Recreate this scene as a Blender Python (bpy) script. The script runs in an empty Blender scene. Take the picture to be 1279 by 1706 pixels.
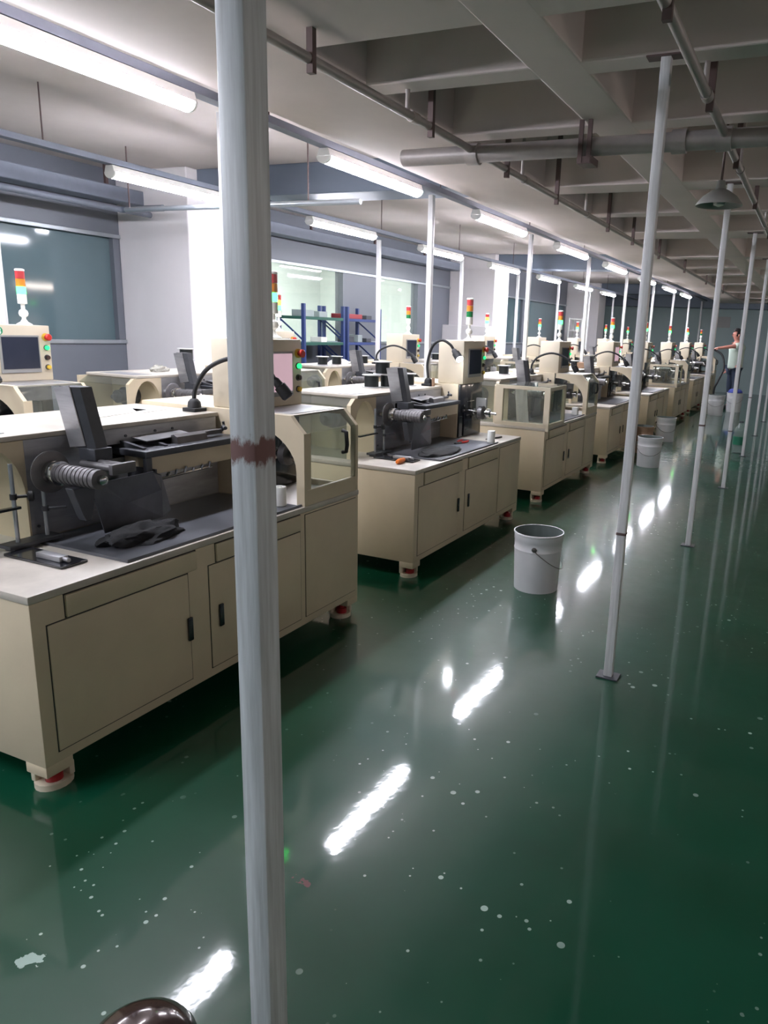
import bpy, bmesh, math, random
from mathutils import Vector, Matrix, noise
random.seed(7)
scene = bpy.context.scene
COL = scene.collection
PI = math.pi

# ------------------------------------------------------------------ camera, world, exposure
CAM_H = 1.55
F_PX, PP_X, PP_Y = 1228.17, 779.1, 853.0
W_PX, H_PX = 1279.0, 1706.0
RX = Vector((0.90663, 0.419857, 0.041732))     # camera right, in world axes
DN = Vector((0.137933, -0.201463, -0.969736))  # camera down
FW = Vector((-0.398743, 0.884948, -0.240564))  # camera forward
cam_data = bpy.data.cameras.new('camera')
cam = bpy.data.objects.new('camera', cam_data)
COL.objects.link(cam)
RXn = RX.normalized()
FWn = (FW - RXn * FW.dot(RXn)).normalized()
UPn = RXn.cross(FWn).normalized()
m = Matrix((RXn, UPn, -FWn)).transposed().to_4x4()
m.translation = Vector((0, 0, CAM_H))
cam.matrix_world = m
cam_data.sensor_fit = 'VERTICAL'
cam_data.sensor_height = 24.0
cam_data.lens = 24.0 * F_PX / H_PX
cam_data.shift_x = -(PP_X - W_PX / 2) / H_PX
cam_data.shift_y = 0.0
cam_data.clip_start = 0.05
scene.camera = cam
scene.view_settings.view_transform = 'Standard'
scene.view_settings.look = 'None'
scene.view_settings.gamma = 1.0
scene.view_settings.exposure = 2.48
scene.view_settings.use_curve_mapping = False
scene.cycles.use_denoising = True
scene.cycles.max_bounces = 7
scene.cycles.diffuse_bounces = 4
scene.cycles.glossy_bounces = 4
scene.cycles.transmission_bounces = 4
scene.cycles.transparent_max_bounces = 10
scene.cycles.caustics_reflective = False
scene.cycles.caustics_refractive = False
scene.cycles.sample_clamp_indirect = 6.0
world = bpy.data.worlds.new('world')
scene.world = world
world.use_nodes = True
world.node_tree.nodes['Background'].inputs[0].default_value = (0.55, 0.6, 0.7, 1)
world.node_tree.nodes['Background'].inputs[1].default_value = 0.05

TUBE_STRENGTH = 20.0
FILL_STRENGTH = 8.8
ROOM_LAMP = 8.0

# ------------------------------------------------------------------ materials
def lin(c):
    return tuple(((v / 255) / 12.92 if v / 255 <= 0.04045 else ((v / 255 + 0.055) / 1.055) ** 2.4) for v in c) + (1,)

def mat(name, rgb, rough=0.5, metal=0.0, var=0.12, scale=6.0, stretch=(1, 1, 1), rvar=0.1, bump=0.0, coat=0.0, coat_r=0.05, spec=0.5):
    mt = bpy.data.materials.new(name)
    mt.use_nodes = True
    nt = mt.node_tree
    b = nt.nodes['Principled BSDF']
    tc = nt.nodes.new('ShaderNodeTexCoord')
    mp = nt.nodes.new('ShaderNodeMapping')
    mp.inputs['Scale'].default_value = stretch
    nt.links.new(tc.outputs['Object'], mp.inputs[0])
    nz = nt.nodes.new('ShaderNodeTexNoise')
    nz.inputs['Scale'].default_value = scale
    nz.inputs['Detail'].default_value = 5
    nz.inputs['Roughness'].default_value = 0.6
    nt.links.new(mp.outputs[0], nz.inputs['Vector'])
    cr = nt.nodes.new('ShaderNodeValToRGB')
    c = lin(rgb)
    cr.color_ramp.elements[0].position = 0.3
    cr.color_ramp.elements[1].position = 0.7
    cr.color_ramp.elements[0].color = tuple(v * (1 - var) for v in c[:3]) + (1,)
    cr.color_ramp.elements[1].color = tuple(min(1, v * (1 + var)) for v in c[:3]) + (1,)
    nt.links.new(nz.outputs['Fac'], cr.inputs[0])
    nt.links.new(cr.outputs[0], b.inputs['Base Color'])
    mr = nt.nodes.new('ShaderNodeMapRange')
    mr.inputs['To Min'].default_value = max(0.02, rough - rvar)
    mr.inputs['To Max'].default_value = min(1, rough + rvar)
    nt.links.new(nz.outputs['Fac'], mr.inputs[0])
    nt.links.new(mr.outputs[0], b.inputs['Roughness'])
    b.inputs['Metallic'].default_value = metal
    b.inputs['Specular IOR Level'].default_value = spec
    if coat:
        b.inputs['Coat Weight'].default_value = coat
        b.inputs['Coat Roughness'].default_value = coat_r
    if bump:
        bp = nt.nodes.new('ShaderNodeBump')
        bp.inputs['Strength'].default_value = bump
        bp.inputs['Distance'].default_value = 0.01
        nt.links.new(nz.outputs['Fac'], bp.inputs['Height'])
        nt.links.new(bp.outputs[0], b.inputs['Normal'])
    return mt

def emit(name, rgb, strength):
    mt = bpy.data.materials.new(name)
    mt.use_nodes = True
    nt = mt.node_tree
    b = nt.nodes['Principled BSDF']
    c = lin(rgb)
    nz = nt.nodes.new('ShaderNodeTexNoise')
    nz.inputs['Scale'].default_value = 2.0
    mr = nt.nodes.new('ShaderNodeMapRange')
    mr.inputs['To Min'].default_value = strength * 0.96
    mr.inputs['To Max'].default_value = strength * 1.04
    nt.links.new(nz.outputs['Fac'], mr.inputs[0])
    nt.links.new(mr.outputs[0], b.inputs['Emission Strength'])
    b.inputs['Base Color'].default_value = c
    b.inputs['Emission Color'].default_value = c
    return mt

def glassy(name, tint, trans=0.85, rough=0.03, gloss=0.12):
    mt = bpy.data.materials.new(name)
    mt.use_nodes = True
    nt = mt.node_tree
    nt.nodes.remove(nt.nodes['Principled BSDF'])
    out = nt.nodes['Material Output']
    tr = nt.nodes.new('ShaderNodeBsdfTransparent')
    c = lin(tint)
    tr.inputs[0].default_value = c
    gl = nt.nodes.new('ShaderNodeBsdfGlossy')
    gl.inputs['Roughness'].default_value = rough
    df = nt.nodes.new('ShaderNodeBsdfDiffuse')
    df.inputs[0].default_value = c
    nz = nt.nodes.new('ShaderNodeTexNoise')
    nz.inputs['Scale'].default_value = 5
    mr = nt.nodes.new('ShaderNodeMapRange')
    mr.inputs['To Min'].default_value = (1 - trans) * 0.6
    mr.inputs['To Max'].default_value = (1 - trans) * 1.4
    nt.links.new(nz.outputs['Fac'], mr.inputs[0])
    m1 = nt.nodes.new('ShaderNodeMixShader')
    nt.links.new(mr.outputs[0], m1.inputs[0])
    nt.links.new(tr.outputs[0], m1.inputs[1])
    nt.links.new(df.outputs[0], m1.inputs[2])
    fr = nt.nodes.new('ShaderNodeLayerWeight')
    fr.inputs['Blend'].default_value = 0.5
    pw = nt.nodes.new('ShaderNodeMath')
    pw.operation = 'POWER'
    pw.inputs[1].default_value = 4.0
    nt.links.new(fr.outputs['Facing'], pw.inputs[0])
    ad = nt.nodes.new('ShaderNodeMath')
    ad.operation = 'MULTIPLY_ADD'
    ad.inputs[1].default_value = 0.6
    ad.inputs[2].default_value = gloss * 0.3
    nt.links.new(pw.outputs[0], ad.inputs[0])
    m2 = nt.nodes.new('ShaderNodeMixShader')
    nt.links.new(ad.outputs[0], m2.inputs[0])
    nt.links.new(m1.outputs[0], m2.inputs[1])
    nt.links.new(gl.outputs[0], m2.inputs[2])
    nt.links.new(m2.outputs[0], out.inputs[0])
    return mt

M = {}
M['cream'] = mat('cream_paint', (203, 189, 163), 0.42, var=0.06, scale=3, rvar=0.08)
M['cream_top'] = mat('worn_cream_top', (186, 179, 169), 0.38, var=0.13, scale=7, rvar=0.12)
M['cream_box'] = mat('cream_box_paint', (208, 197, 176), 0.4, var=0.05, scale=4)
M['steel'] = mat('brushed_steel', (165, 165, 168), 0.38, 0.65, var=0.2, scale=5, stretch=(1, 1, 6), rvar=0.1)
M['tray'] = mat('oily_steel_tray', (104, 106, 113), 0.36, 0.5, var=0.25, scale=6, rvar=0.14)
M['dark'] = mat('dark_iron', (74, 76, 82), 0.45, 0.3, var=0.2, scale=12)
M['iron'] = mat('machined_iron', (104, 102, 104), 0.45, 0.45, var=0.2, scale=14)
M['black'] = mat('black_enamel', (22, 24, 30), 0.22, 0.0, var=0.2, scale=5, coat=0.4)
M['rubber'] = mat('black_rubber', (26, 27, 30), 0.6, var=0.2, scale=20)
M['chrome'] = mat('chrome', (205, 205, 205), 0.12, 1.0, var=0.05, rvar=0.04)
M['galv'] = mat('galvanised_steel', (216, 216, 218), 0.42, 0.05, var=0.2, scale=5, stretch=(14, 14, 0.8), rvar=0.12)
M['white'] = mat('white_plastic', (228, 228, 224), 0.4, var=0.03)
M['paper'] = mat('white_paper', (236, 234, 230), 0.8, var=0.03)
M['red_knob'] = mat('red_plastic', (200, 45, 38), 0.35, var=0.06)
M['red_lens'] = mat('red_lens', (196, 66, 70), 0.25, var=0.05)
M['amber_lens'] = mat('amber_lens', (226, 140, 50), 0.25, var=0.05)
M['green_lens'] = mat('green_lens', (26, 120, 66), 0.25, var=0.05)
M['green_lit'] = emit('green_lens_lit', (60, 255, 95), 1.6)
M['amber_lit'] = emit('amber_lens_lit', (255, 180, 60), 0.7)
M['green_btn'] = emit('green_button_lit', (30, 230, 100), 0.6)
M['white_lit'] = emit('white_tower_body_lit', (170, 245, 205), 1.1)
M['black_btn'] = mat('brown_black_button', (62, 44, 40), 0.35, var=0.1)
M['yellow'] = mat('yellow_ring', (226, 190, 70), 0.4, var=0.05)
M['screen'] = mat('dark_screen', (48, 52, 66), 0.12, var=0.15, scale=3, rvar=0.03)
M['bezel'] = mat('grey_bezel', (150, 150, 148), 0.45, var=0.04)
M['screen_on'] = emit('pink_screen', (205, 172, 184), 0.13)
M['green_badge'] = mat('green_badge', (30, 140, 96), 0.4, var=0.04)
M['acrylic'] = glassy('clear_acrylic', (236, 239, 234), 0.95)
M['pane'] = glassy('window_pane', (240, 243, 241), 0.95)
M['bottle'] = glassy('clear_bottle', (220, 232, 228), 0.86)
M['white_film'] = mat('white_cloth', (226, 224, 226), 0.75, var=0.06, scale=18, bump=0.6)
M['cloth_black'] = mat('black_cloth', (22, 23, 27), 0.85, var=0.3, scale=14, bump=0.8)
M['cloth_grey'] = mat('grey_cloth', (150, 148, 140), 0.85, var=0.15, scale=14, bump=0.6)
M['blue_rag'] = mat('blue_cloth', (60, 72, 150), 0.85, var=0.15, scale=14, bump=0.6)
M['orange'] = mat('orange_plastic', (226, 120, 40), 0.35, var=0.08)
M['wire'] = mat('dark_wire_winding', (46, 50, 52), 0.35, 0.6, var=0.2, scale=3, stretch=(1, 1, 40))
M['flange'] = mat('silver_flange', (215, 216, 218), 0.3, 0.3, var=0.06)
M['card'] = mat('brown_cardboard', (156, 126, 102), 0.8, var=0.08)
M['pail'] = mat('white_pail_paint', (206, 206, 210), 0.34, var=0.05, scale=5)
M['pail_in'] = mat('pail_inside', (120, 130, 128), 0.3, 0.4, var=0.1)
M['wirem'] = mat('wire_handle', (110, 108, 106), 0.4, 0.8, var=0.1)
M['ceil'] = mat('ceiling_paint', (222, 209, 205), 0.75, var=0.06, scale=1.5, spec=0.2)
M['slab'] = mat('slab_paint', (206, 196, 192), 0.8, var=0.08, scale=1.2, spec=0.2)
M['wall'] = mat('blue_grey_wall', (112, 122, 138), 0.5, var=0.05, scale=1.5)
M['wall_far'] = mat('teal_grey_wall', (150, 168, 170), 0.45, var=0.06, scale=1.0)
M['wall_white'] = mat('white_column_paint', (238, 233, 235), 0.55, var=0.03, scale=1.5)
M['glass_dark'] = mat('dark_glazing', (92, 112, 118), 0.06, var=0.06, scale=0.8, rvar=0.03, spec=0.7)
M['panel'] = mat('grey_partition', (112, 116, 126), 0.4, var=0.05, scale=1.0)
M['alu'] = mat('aluminium_rail', (170, 176, 182), 0.35, 0.7, var=0.06)
M['pipe'] = mat('grey_pipe_paint', (172, 164, 162), 0.45, 0.2, var=0.12, scale=8)
M['brown'] = mat('brown_channel', (98, 80, 78), 0.55, 0.2, var=0.12, scale=10)
M['tray_grey'] = mat('wireway_grey', (116, 122, 136), 0.5, 0.2, var=0.1)
M['room_white'] = mat('white_room', (232, 236, 232), 0.7, var=0.03)
M['rack_blue'] = mat('blue_rack_paint', (44, 62, 116), 0.45, var=0.1)
M['rack_green'] = mat('green_rack_beam', (30, 84, 72), 0.45, var=0.1)
M['box_grey'] = mat('grey_bin', (150, 160, 160), 0.5, var=0.08)
M['box_red'] = mat('red_bin', (150, 50, 56), 0.5, var=0.08)
M['skin'] = mat('skin', (205, 140, 125), 0.5, var=0.05)
M['hair'] = mat('black_hair', (30, 26, 28), 0.6, var=0.3, scale=60)
M['tee'] = mat('pale_green_shirt', (196, 210, 198), 0.8, var=0.05)
M['jeans'] = mat('dark_jeans', (46, 56, 76), 0.8, var=0.15, scale=20)
M['shoe'] = mat('dark_shoe', (30, 30, 34), 0.6)
M['brown_dome'] = mat('brown_lacquer', (58, 40, 38), 0.18, 0.3, var=0.25, scale=6, coat=0.6)
M['lamp_shade'] = mat('grey_lamp_shade', (150, 150, 146), 0.4, 0.2, var=0.06)
M['tube'] = emit('lit_tube', (243, 244, 255), TUBE_STRENGTH)
M['bulb_off'] = mat('bulb_glass', (210, 210, 205), 0.15, var=0.03)
M['room_lamp'] = emit('room_lamp', (252, 255, 252), ROOM_LAMP)
M['led'] = emit('work_lamp_led', (245, 248, 255), 120.0)
M['led_off'] = mat('led_lens_off', (70, 72, 78), 0.2, var=0.05)
M['label_green'] = mat('green_label', (36, 110, 84), 0.4, var=0.1)

def pillar_material():
    mt = mat('galvanised_pillar', (202, 207, 211), 0.42, 0.05, var=0.22, scale=5, stretch=(22, 22, 1.0), rvar=0.12)
    nt = mt.node_tree
    b = nt.nodes['Principled BSDF']
    src = b.inputs['Base Color'].links[0].from_socket
    tc = nt.nodes.new('ShaderNodeTexCoord')
    sx = nt.nodes.new('ShaderNodeSeparateXYZ')
    nt.links.new(tc.outputs['Object'], sx.inputs[0])
    nz = nt.nodes.new('ShaderNodeTexNoise')
    nz.inputs['Scale'].default_value = 60
    nz.inputs['Detail'].default_value = 10
    nz.inputs['Roughness'].default_value = 0.7
    mp = nt.nodes.new('ShaderNodeMapping')
    mp.inputs['Scale'].default_value = (1, 1, 0.45)
    nt.links.new(tc.outputs['Object'], mp.inputs[0])
    nt.links.new(mp.outputs[0], nz.inputs['Vector'])
    def math_(op, a, b_):
        n = nt.nodes.new('ShaderNodeMath')
        n.operation = op
        for i, v in enumerate((a, b_)):
            if isinstance(v, (int, float)):
                n.inputs[i].default_value = v
            else:
                nt.links.new(v, n.inputs[i])
        return n.outputs[0]
    d = math_('ABSOLUTE', math_('SUBTRACT', sx.outputs['Z'], 1.386), 0)
    d = math_('ADD', d, math_('MULTIPLY', math_('SUBTRACT', nz.outputs['Fac'], 0.5), 0.06))
    mr = nt.nodes.new('ShaderNodeMapRange')
    mr.inputs['From Min'].default_value = 0.020
    mr.inputs['From Max'].default_value = 0.012
    nt.links.new(d, mr.inputs[0])
    mx = nt.nodes.new('ShaderNodeMix')
    mx.data_type = 'RGBA'
    nt.links.new(mr.outputs[0], mx.inputs['Factor'])
    nt.links.new(src, mx.inputs['A'])
    mx.inputs['B'].default_value = lin((118, 84, 80))
    nt.links.new(mx.outputs['Result'], b.inputs['Base Color'])
    return mt
M['pillar'] = pillar_material()

def floor_material():
    mt = bpy.data.materials.new('green_epoxy_floor')
    mt.use_nodes = True
    nt = mt.node_tree
    b = nt.nodes['Principled BSDF']
    N = nt.nodes.new
    Lk = nt.links.new
    tc = N('ShaderNodeTexCoord')
    n1 = N('ShaderNodeTexNoise'); n1.inputs['Scale'].default_value = 1.1; n1.inputs['Detail'].default_value = 6
    Lk(tc.outputs['Object'], n1.inputs['Vector'])
    cr = N('ShaderNodeValToRGB')
    cr.color_ramp.elements[0].position = 0.35; cr.color_ramp.elements[0].color = lin((6, 56, 36))
    cr.color_ramp.elements[1].position = 0.7; cr.color_ramp.elements[1].color = lin((11, 69, 49))
    Lk(n1.outputs['Fac'], cr.inputs[0])
    # pale paint specks: small voronoi cells kept only in patches
    vo = N('ShaderNodeTexVoronoi'); vo.inputs['Scale'].default_value = 13
    Lk(tc.outputs['Object'], vo.inputs['Vector'])
    sep = N('ShaderNodeSeparateColor'); Lk(vo.outputs['Color'], sep.inputs[0])
    rad = N('ShaderNodeMapRange'); rad.inputs['To Min'].default_value = 0.02; rad.inputs['To Max'].default_value = 0.15
    Lk(sep.outputs[0], rad.inputs[0])
    lt = N('ShaderNodeMath'); lt.operation = 'LESS_THAN'
    Lk(vo.outputs['Distance'], lt.inputs[0]); Lk(rad.outputs[0], lt.inputs[1])
    keep = N('ShaderNodeMath'); keep.operation = 'GREATER_THAN'; keep.inputs[1].default_value = 0.4
    Lk(sep.outputs[1], keep.inputs[0])
    mu = N('ShaderNodeMath'); mu.operation = 'MULTIPLY'
    Lk(lt.outputs[0], mu.inputs[0]); Lk(keep.outputs[0], mu.inputs[1])
    nm = N('ShaderNodeTexNoise'); nm.inputs['Scale'].default_value = 1.6
    Lk(tc.outputs['Object'], nm.inputs['Vector'])
    pm = N('ShaderNodeMapRange'); pm.inputs['From Min'].default_value = 0.46; pm.inputs['From Max'].default_value = 0.58
    Lk(nm.outputs['Fac'], pm.inputs[0])
    mu2 = N('ShaderNodeMath'); mu2.operation = 'MULTIPLY'
    Lk(mu.outputs[0], mu2.inputs[0]); Lk(pm.outputs[0], mu2.inputs[1])
    mx = N('ShaderNodeMix'); mx.data_type = 'RGBA'
    vo2 = N('ShaderNodeTexVoronoi'); vo2.inputs['Scale'].default_value = 34
    Lk(tc.outputs['Object'], vo2.inputs['Vector'])
    sp2 = N('ShaderNodeSeparateColor'); Lk(vo2.outputs['Color'], sp2.inputs[0])
    rd2 = N('ShaderNodeMapRange'); rd2.inputs['To Min'].default_value = 0.03; rd2.inputs['To Max'].default_value = 0.2
    Lk(sp2.outputs[0], rd2.inputs[0])
    lt2 = N('ShaderNodeMath'); lt2.operation = 'LESS_THAN'
    Lk(vo2.outputs['Distance'], lt2.inputs[0]); Lk(rd2.outputs[0], lt2.inputs[1])
    kp2 = N('ShaderNodeMath'); kp2.operation = 'GREATER_THAN'; kp2.inputs[1].default_value = 0.72
    Lk(sp2.outputs[1], kp2.inputs[0])
    m3 = N('ShaderNodeMath'); m3.operation = 'MULTIPLY'; Lk(lt2.outputs[0], m3.inputs[0]); Lk(kp2.outputs[0], m3.inputs[1])
    m4 = N('ShaderNodeMath'); m4.operation = 'MULTIPLY'; Lk(m3.outputs[0], m4.inputs[0]); Lk(pm.outputs[0], m4.inputs[1])
    n5 = N('ShaderNodeTexNoise'); n5.inputs['Scale'].default_value = 28; n5.inputs['Detail'].default_value = 5
    Lk(tc.outputs['Object'], n5.inputs['Vector'])
    def stain(p, r):
        vd = N('ShaderNodeVectorMath'); vd.operation = 'DISTANCE'; vd.inputs[1].default_value = p
        Lk(tc.outputs['Object'], vd.inputs[0])
        ma = N('ShaderNodeMath'); ma.operation = 'MULTIPLY_ADD'; ma.inputs[1].default_value = 0.12; Lk(n5.outputs['Fac'], ma.inputs[0]); Lk(vd.outputs['Value'], ma.inputs[2])
        lm = N('ShaderNodeMath'); lm.operation = 'LESS_THAN'; lm.inputs[1].default_value = r + 0.06; Lk(ma.outputs[0], lm.inputs[0])
        return lm
    s1 = stain((-1.549, 0.932, 0.0), 0.022)
    s2 = stain((-1.124, 1.459, 0.0), 0.014)
    m5 = N('ShaderNodeMath'); m5.operation = 'MAXIMUM'; Lk(mu2.outputs[0], m5.inputs[0]); Lk(m4.outputs[0], m5.inputs[1])
    m6 = N('ShaderNodeMath'); m6.operation = 'MAXIMUM'; Lk(m5.outputs[0], m6.inputs[0]); Lk(s1.outputs[0], m6.inputs[1])
    mb = N('ShaderNodeMix'); mb.data_type = 'RGBA'; Lk(s2.outputs[0], mb.inputs['Factor']); Lk(cr.outputs[0], mb.inputs['A']); mb.inputs['B'].default_value = lin((92, 58, 58))
    Lk(m6.outputs[0], mx.inputs['Factor']); Lk(mb.outputs['Result'], mx.inputs['A'])
    mx.inputs['B'].default_value = lin((150, 172, 162))
    Lk(mx.outputs['Result'], b.inputs['Base Color'])
    # scuffs
    n2 = N('ShaderNodeTexNoise'); n2.inputs['Scale'].default_value = 9; n2.inputs['Detail'].default_value = 8; n2.inputs['Roughness'].default_value = 0.75
    Lk(tc.outputs['Object'], n2.inputs['Vector'])
    mr = N('ShaderNodeMapRange'); mr.inputs['From Min'].default_value = 0.3; mr.inputs['From Max'].default_value = 0.75
    mr.inputs['To Min'].default_value = 0.34; mr.inputs['To Max'].default_value = 0.42
    Lk(n2.outputs['Fac'], mr.inputs[0]); Lk(mr.outputs[0], b.inputs['Roughness'])
    b.inputs['Specular IOR Level'].default_value = 0.16
    b.inputs['Coat Weight'].default_value = 0.85
    b.inputs['Coat Roughness'].default_value = 0.06
    b.inputs['Coat IOR'].default_value = 1.5
    n3 = N('ShaderNodeTexNoise'); n3.inputs['Scale'].default_value = 22; n3.inputs['Detail'].default_value = 2
    Lk(tc.outputs['Object'], n3.inputs['Vector'])
    bp = N('ShaderNodeBump'); bp.inputs['Strength'].default_value = 0.05; bp.inputs['Distance'].default_value = 0.004
    Lk(n3.outputs['Fac'], bp.inputs['Height'])
    Lk(bp.outputs[0], b.inputs['Normal']); Lk(bp.outputs[0], b.inputs['Coat Normal'])
    return mt
M['floor'] = floor_material()

# ------------------------------------------------------------------ mesh helpers
class MB:
    def __init__(self):
        self.bm = bmesh.new()
        self.mi = 0
    def box(self, x0, x1, y0, y1, z0, z1, bev=0.0):
        if x0 > x1: x0, x1 = x1, x0
        if y0 > y1: y0, y1 = y1, y0
        if z0 > z1: z0, z1 = z1, z0
        r = bmesh.ops.create_cube(self.bm, size=1.0)
        vs = r['verts']
        for v in vs:
            v.co = Vector(((x0 + x1) / 2 + v.co.x * (x1 - x0), (y0 + y1) / 2 + v.co.y * (y1 - y0), (z0 + z1) / 2 + v.co.z * (z1 - z0)))
        fs = set(f for v in vs for f in v.link_faces)
        for f in fs: f.material_index = self.mi
        if bev > 0:
            es = list(set(e for v in vs for e in v.link_edges))
            bmesh.ops.bevel(self.bm, geom=es, offset=bev, segments=2, affect='EDGES', profile=0.5)
        return self
    def ring(self, c, ax, r, n, up=None):
        ax = ax.normalized()
        u = ax.orthogonal().normalized() if up is None else (up - ax * up.dot(ax)).normalized()
        w = ax.cross(u)
        return [self.bm.verts.new(c + u * (r * math.cos(2 * PI * k / n)) + w * (r * math.sin(2 * PI * k / n))) for k in range(n)]
    def bridge(self, a, b):
        n = len(a)
        for k in range(n):
            f = self.bm.faces.new((a[k], a[(k + 1) % n], b[(k + 1) % n], b[k]))
            f.material_index = self.mi
    def cap(self, a, flip=False):
        f = self.bm.faces.new(a[::-1] if flip else a)
        f.material_index = self.mi
    def lathe(self, prof, p0, axis, n=24, caps=True):
        """prof: list of (radius, distance along axis)"""
        p0 = Vector(p0); axis = Vector(axis).normalized()
        u = axis.orthogonal().normalized()
        rings = [self.ring(p0 + axis * h, axis, max(r, 1e-4), n, u) for r, h in prof]
        for a, b in zip(rings, rings[1:]): self.bridge(a, b)
        if caps:
            self.cap(rings[0], True); self.cap(rings[-1])
        return self
    def cyl(self, p0, p1, r0, r1=None, n=20):
        p0 = Vector(p0); p1 = Vector(p1)
        return self.lathe([(r0, 0), (r1 if r1 is not None else r0, (p1 - p0).length)], p0, p1 - p0, n)
    def tube(self, pts, r, n=10):
        pts = [Vector(p) for p in pts]
        up = Vector((0.123, 0.317, 0.94)); rings = []
        for i, p in enumerate(pts):
            t = (pts[min(i + 1, len(pts) - 1)] - pts[max(i - 1, 0)]).normalized()
            u = up - t * up.dot(t)
            if u.length < 1e-3: u = t.orthogonal()
            up = u.normalized()
            rr = r[i] if isinstance(r, (list, tuple)) else r
            rings.append(self.ring(p, t, rr, n, up))
        for a, b in zip(rings, rings[1:]): self.bridge(a, b)
        self.cap(rings[0], True); self.cap(rings[-1])
        return self
    def prism(self, poly, plane, a0, a1, bev=0.0):
        """poly: 2D points; plane 'xz' extrudes along y, 'yz' along x, 'xy' along z"""
        def P(p, a):
            return {'xz': (p[0], a, p[1]), 'yz': (a, p[0], p[1]), 'xy': (p[0], p[1], a)}[plane]
        A = [self.bm.verts.new(P(p, a0)) for p in poly]
        B = [self.bm.verts.new(P(p, a1)) for p in poly]
        n = len(poly); fs = []
        fs.append(self.bm.faces.new(A)); fs.append(self.bm.faces.new(B[::-1]))
        for k in range(n):
            fs.append(self.bm.faces.new((A[k], B[k], B[(k + 1) % n], A[(k + 1) % n])))
        for f in fs: f.material_index = self.mi
        if bev:
            es = list(set(e for f in fs for e in f.edges))
            bmesh.ops.bevel(self.bm, geom=es, offset=bev, segments=1, affect='EDGES')
        return self
    def obox(self, c, ax, ay, az, sx, sy, sz, bev=0.0):
        """oriented box"""
        r = bmesh.ops.create_cube(self.bm, size=1.0)
        vs = r['verts']
        ax, ay, az = Vector(ax).normalized(), Vector(ay).normalized(), Vector(az).normalized()
        for v in vs:
            v.co = Vector(c) + ax * (v.co.x * sx) + ay * (v.co.y * sy) + az * (v.co.z * sz)
        for f in set(f for v in vs for f in v.link_faces): f.material_index = self.mi
        if bev:
            es = list(set(e for v in vs for e in v.link_edges))
            bmesh.ops.bevel(self.bm, geom=es, offset=bev, segments=2, affect='EDGES')
        return self
    def build(self, name, mats, parent=None, loc=None, smooth=True):
        bmesh.ops.recalc_face_normals(self.bm, faces=self.bm.faces)
        me = bpy.data.meshes.new(name)
        self.bm.to_mesh(me); self.bm.free()
        for k in (mats if isinstance(mats, (list, tuple)) else [mats]):
            me.materials.append(M[k])
        if smooth:
            for p in me.polygons: p.use_smooth = True
            me.set_sharp_from_angle(angle=math.radians(35))
        o = bpy.data.objects.new(name, me)
        COL.objects.link(o)
        if parent: o.parent = parent
        if loc: o.location = loc
        return o

def empty(name, loc=(0, 0, 0), rz=0.0):
    o = bpy.data.objects.new(name, None)
    o.empty_display_size = 0.1
    COL.objects.link(o)
    o.location = loc; o.rotation_euler = (0, 0, rz)
    return o

def tag(o, label, cat, group=None, kind=None):
    o['label'] = label; o['category'] = cat
    if group: o['group'] = group
    if kind: o['kind'] = kind
    return o

def structure(o):
    o['kind'] = 'structure'
    return o

def copy_tree(o, parent=None, skip=()):
    c = o.copy(); COL.objects.link(c)
    c.parent = parent
    for ch in list(o.children):
        if ch.name.split('.')[0] in skip: continue
        copy_tree(ch, c, skip)
    return c

def find(o, base):
    out = []
    for ch in o.children:
        if ch.name.split('.')[0] == base: out.append(ch)
        out += find(ch, base)
    return out

def arc(cx, cy, r, a0, a1, n, ry=None):
    ry = r if ry is None else ry
    return [(cx + r * math.cos(a0 + (a1 - a0) * k / n), cy + ry * math.sin(a0 + (a1 - a0) * k / n)) for k in range(n + 1)]

def bezier(p, n=18):
    p = [Vector(q) for q in p]; out = []
    for k in range(n + 1):
        t = k / n; s = 1 - t
        if len(p) == 4: out.append(p[0] * s**3 + p[1] * 3 * s * s * t + p[2] * 3 * s * t * t + p[3] * t**3)
        else: out.append(p[0] * s * s + p[1] * 2 * s * t + p[2] * t * t)
    return out

def spline(pts, per=6):
    pts = [Vector(p) for p in pts]; out = []
    P = [pts[0]] + pts + [pts[-1]]
    for i in range(1, len(P) - 2):
        a, b, c, d = P[i - 1], P[i], P[i + 1], P[i + 2]
        for k in range(per):
            t = k / per
            out.append(0.5 * ((2 * b) + (c - a) * t + (2 * a - 5 * b + 4 * c - d) * t * t + (3 * b - a - 3 * c + d) * t**3))
    out.append(pts[-1])
    return out

# ------------------------------------------------------------------ room shell
XL, XR, YN, YF = -7.0, 5.0, -9.0, 24.0
ZS, ZB = 3.02, 2.60
b = MB(); b.box(XL - 0.2, XR + 0.2, YN - 0.2, YF + 0.2, -0.2, 0.0); structure(b.build('floor', 'floor', smooth=False))
b = MB(); b.box(XL - 0.2, XR + 0.2, YN - 0.2, YF + 0.2, ZS, ZS + 0.2); structure(b.build('ceiling', 'slab', smooth=False))
b = MB(); b.box(XL, XR, YF, YF + 0.2, 0, ZS)
structure(b.build('wall_far', 'wall_far', smooth=False))
b = MB(); b.box(XL, XR, YN - 0.2, YN, 0, ZS); structure(b.build('wall_near', 'wall', smooth=False))
b = MB(); b.box(XR, XR + 0.2, YN - 0.2, YF + 0.2, 0, ZS); structure(b.build('wall_right', 'wall', smooth=False))

WY0, WY1 = 1.266, 2.365     # sill rail and head rail of the partition
W1 = (8.2, 10.31); W2 = (11.36, 12.80)
GLZ = [(-3.6, 0.8), (1.0, 5.98), (15.1, 18.4), (18.6, 21.95), (22.9, 23.9)]
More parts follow.
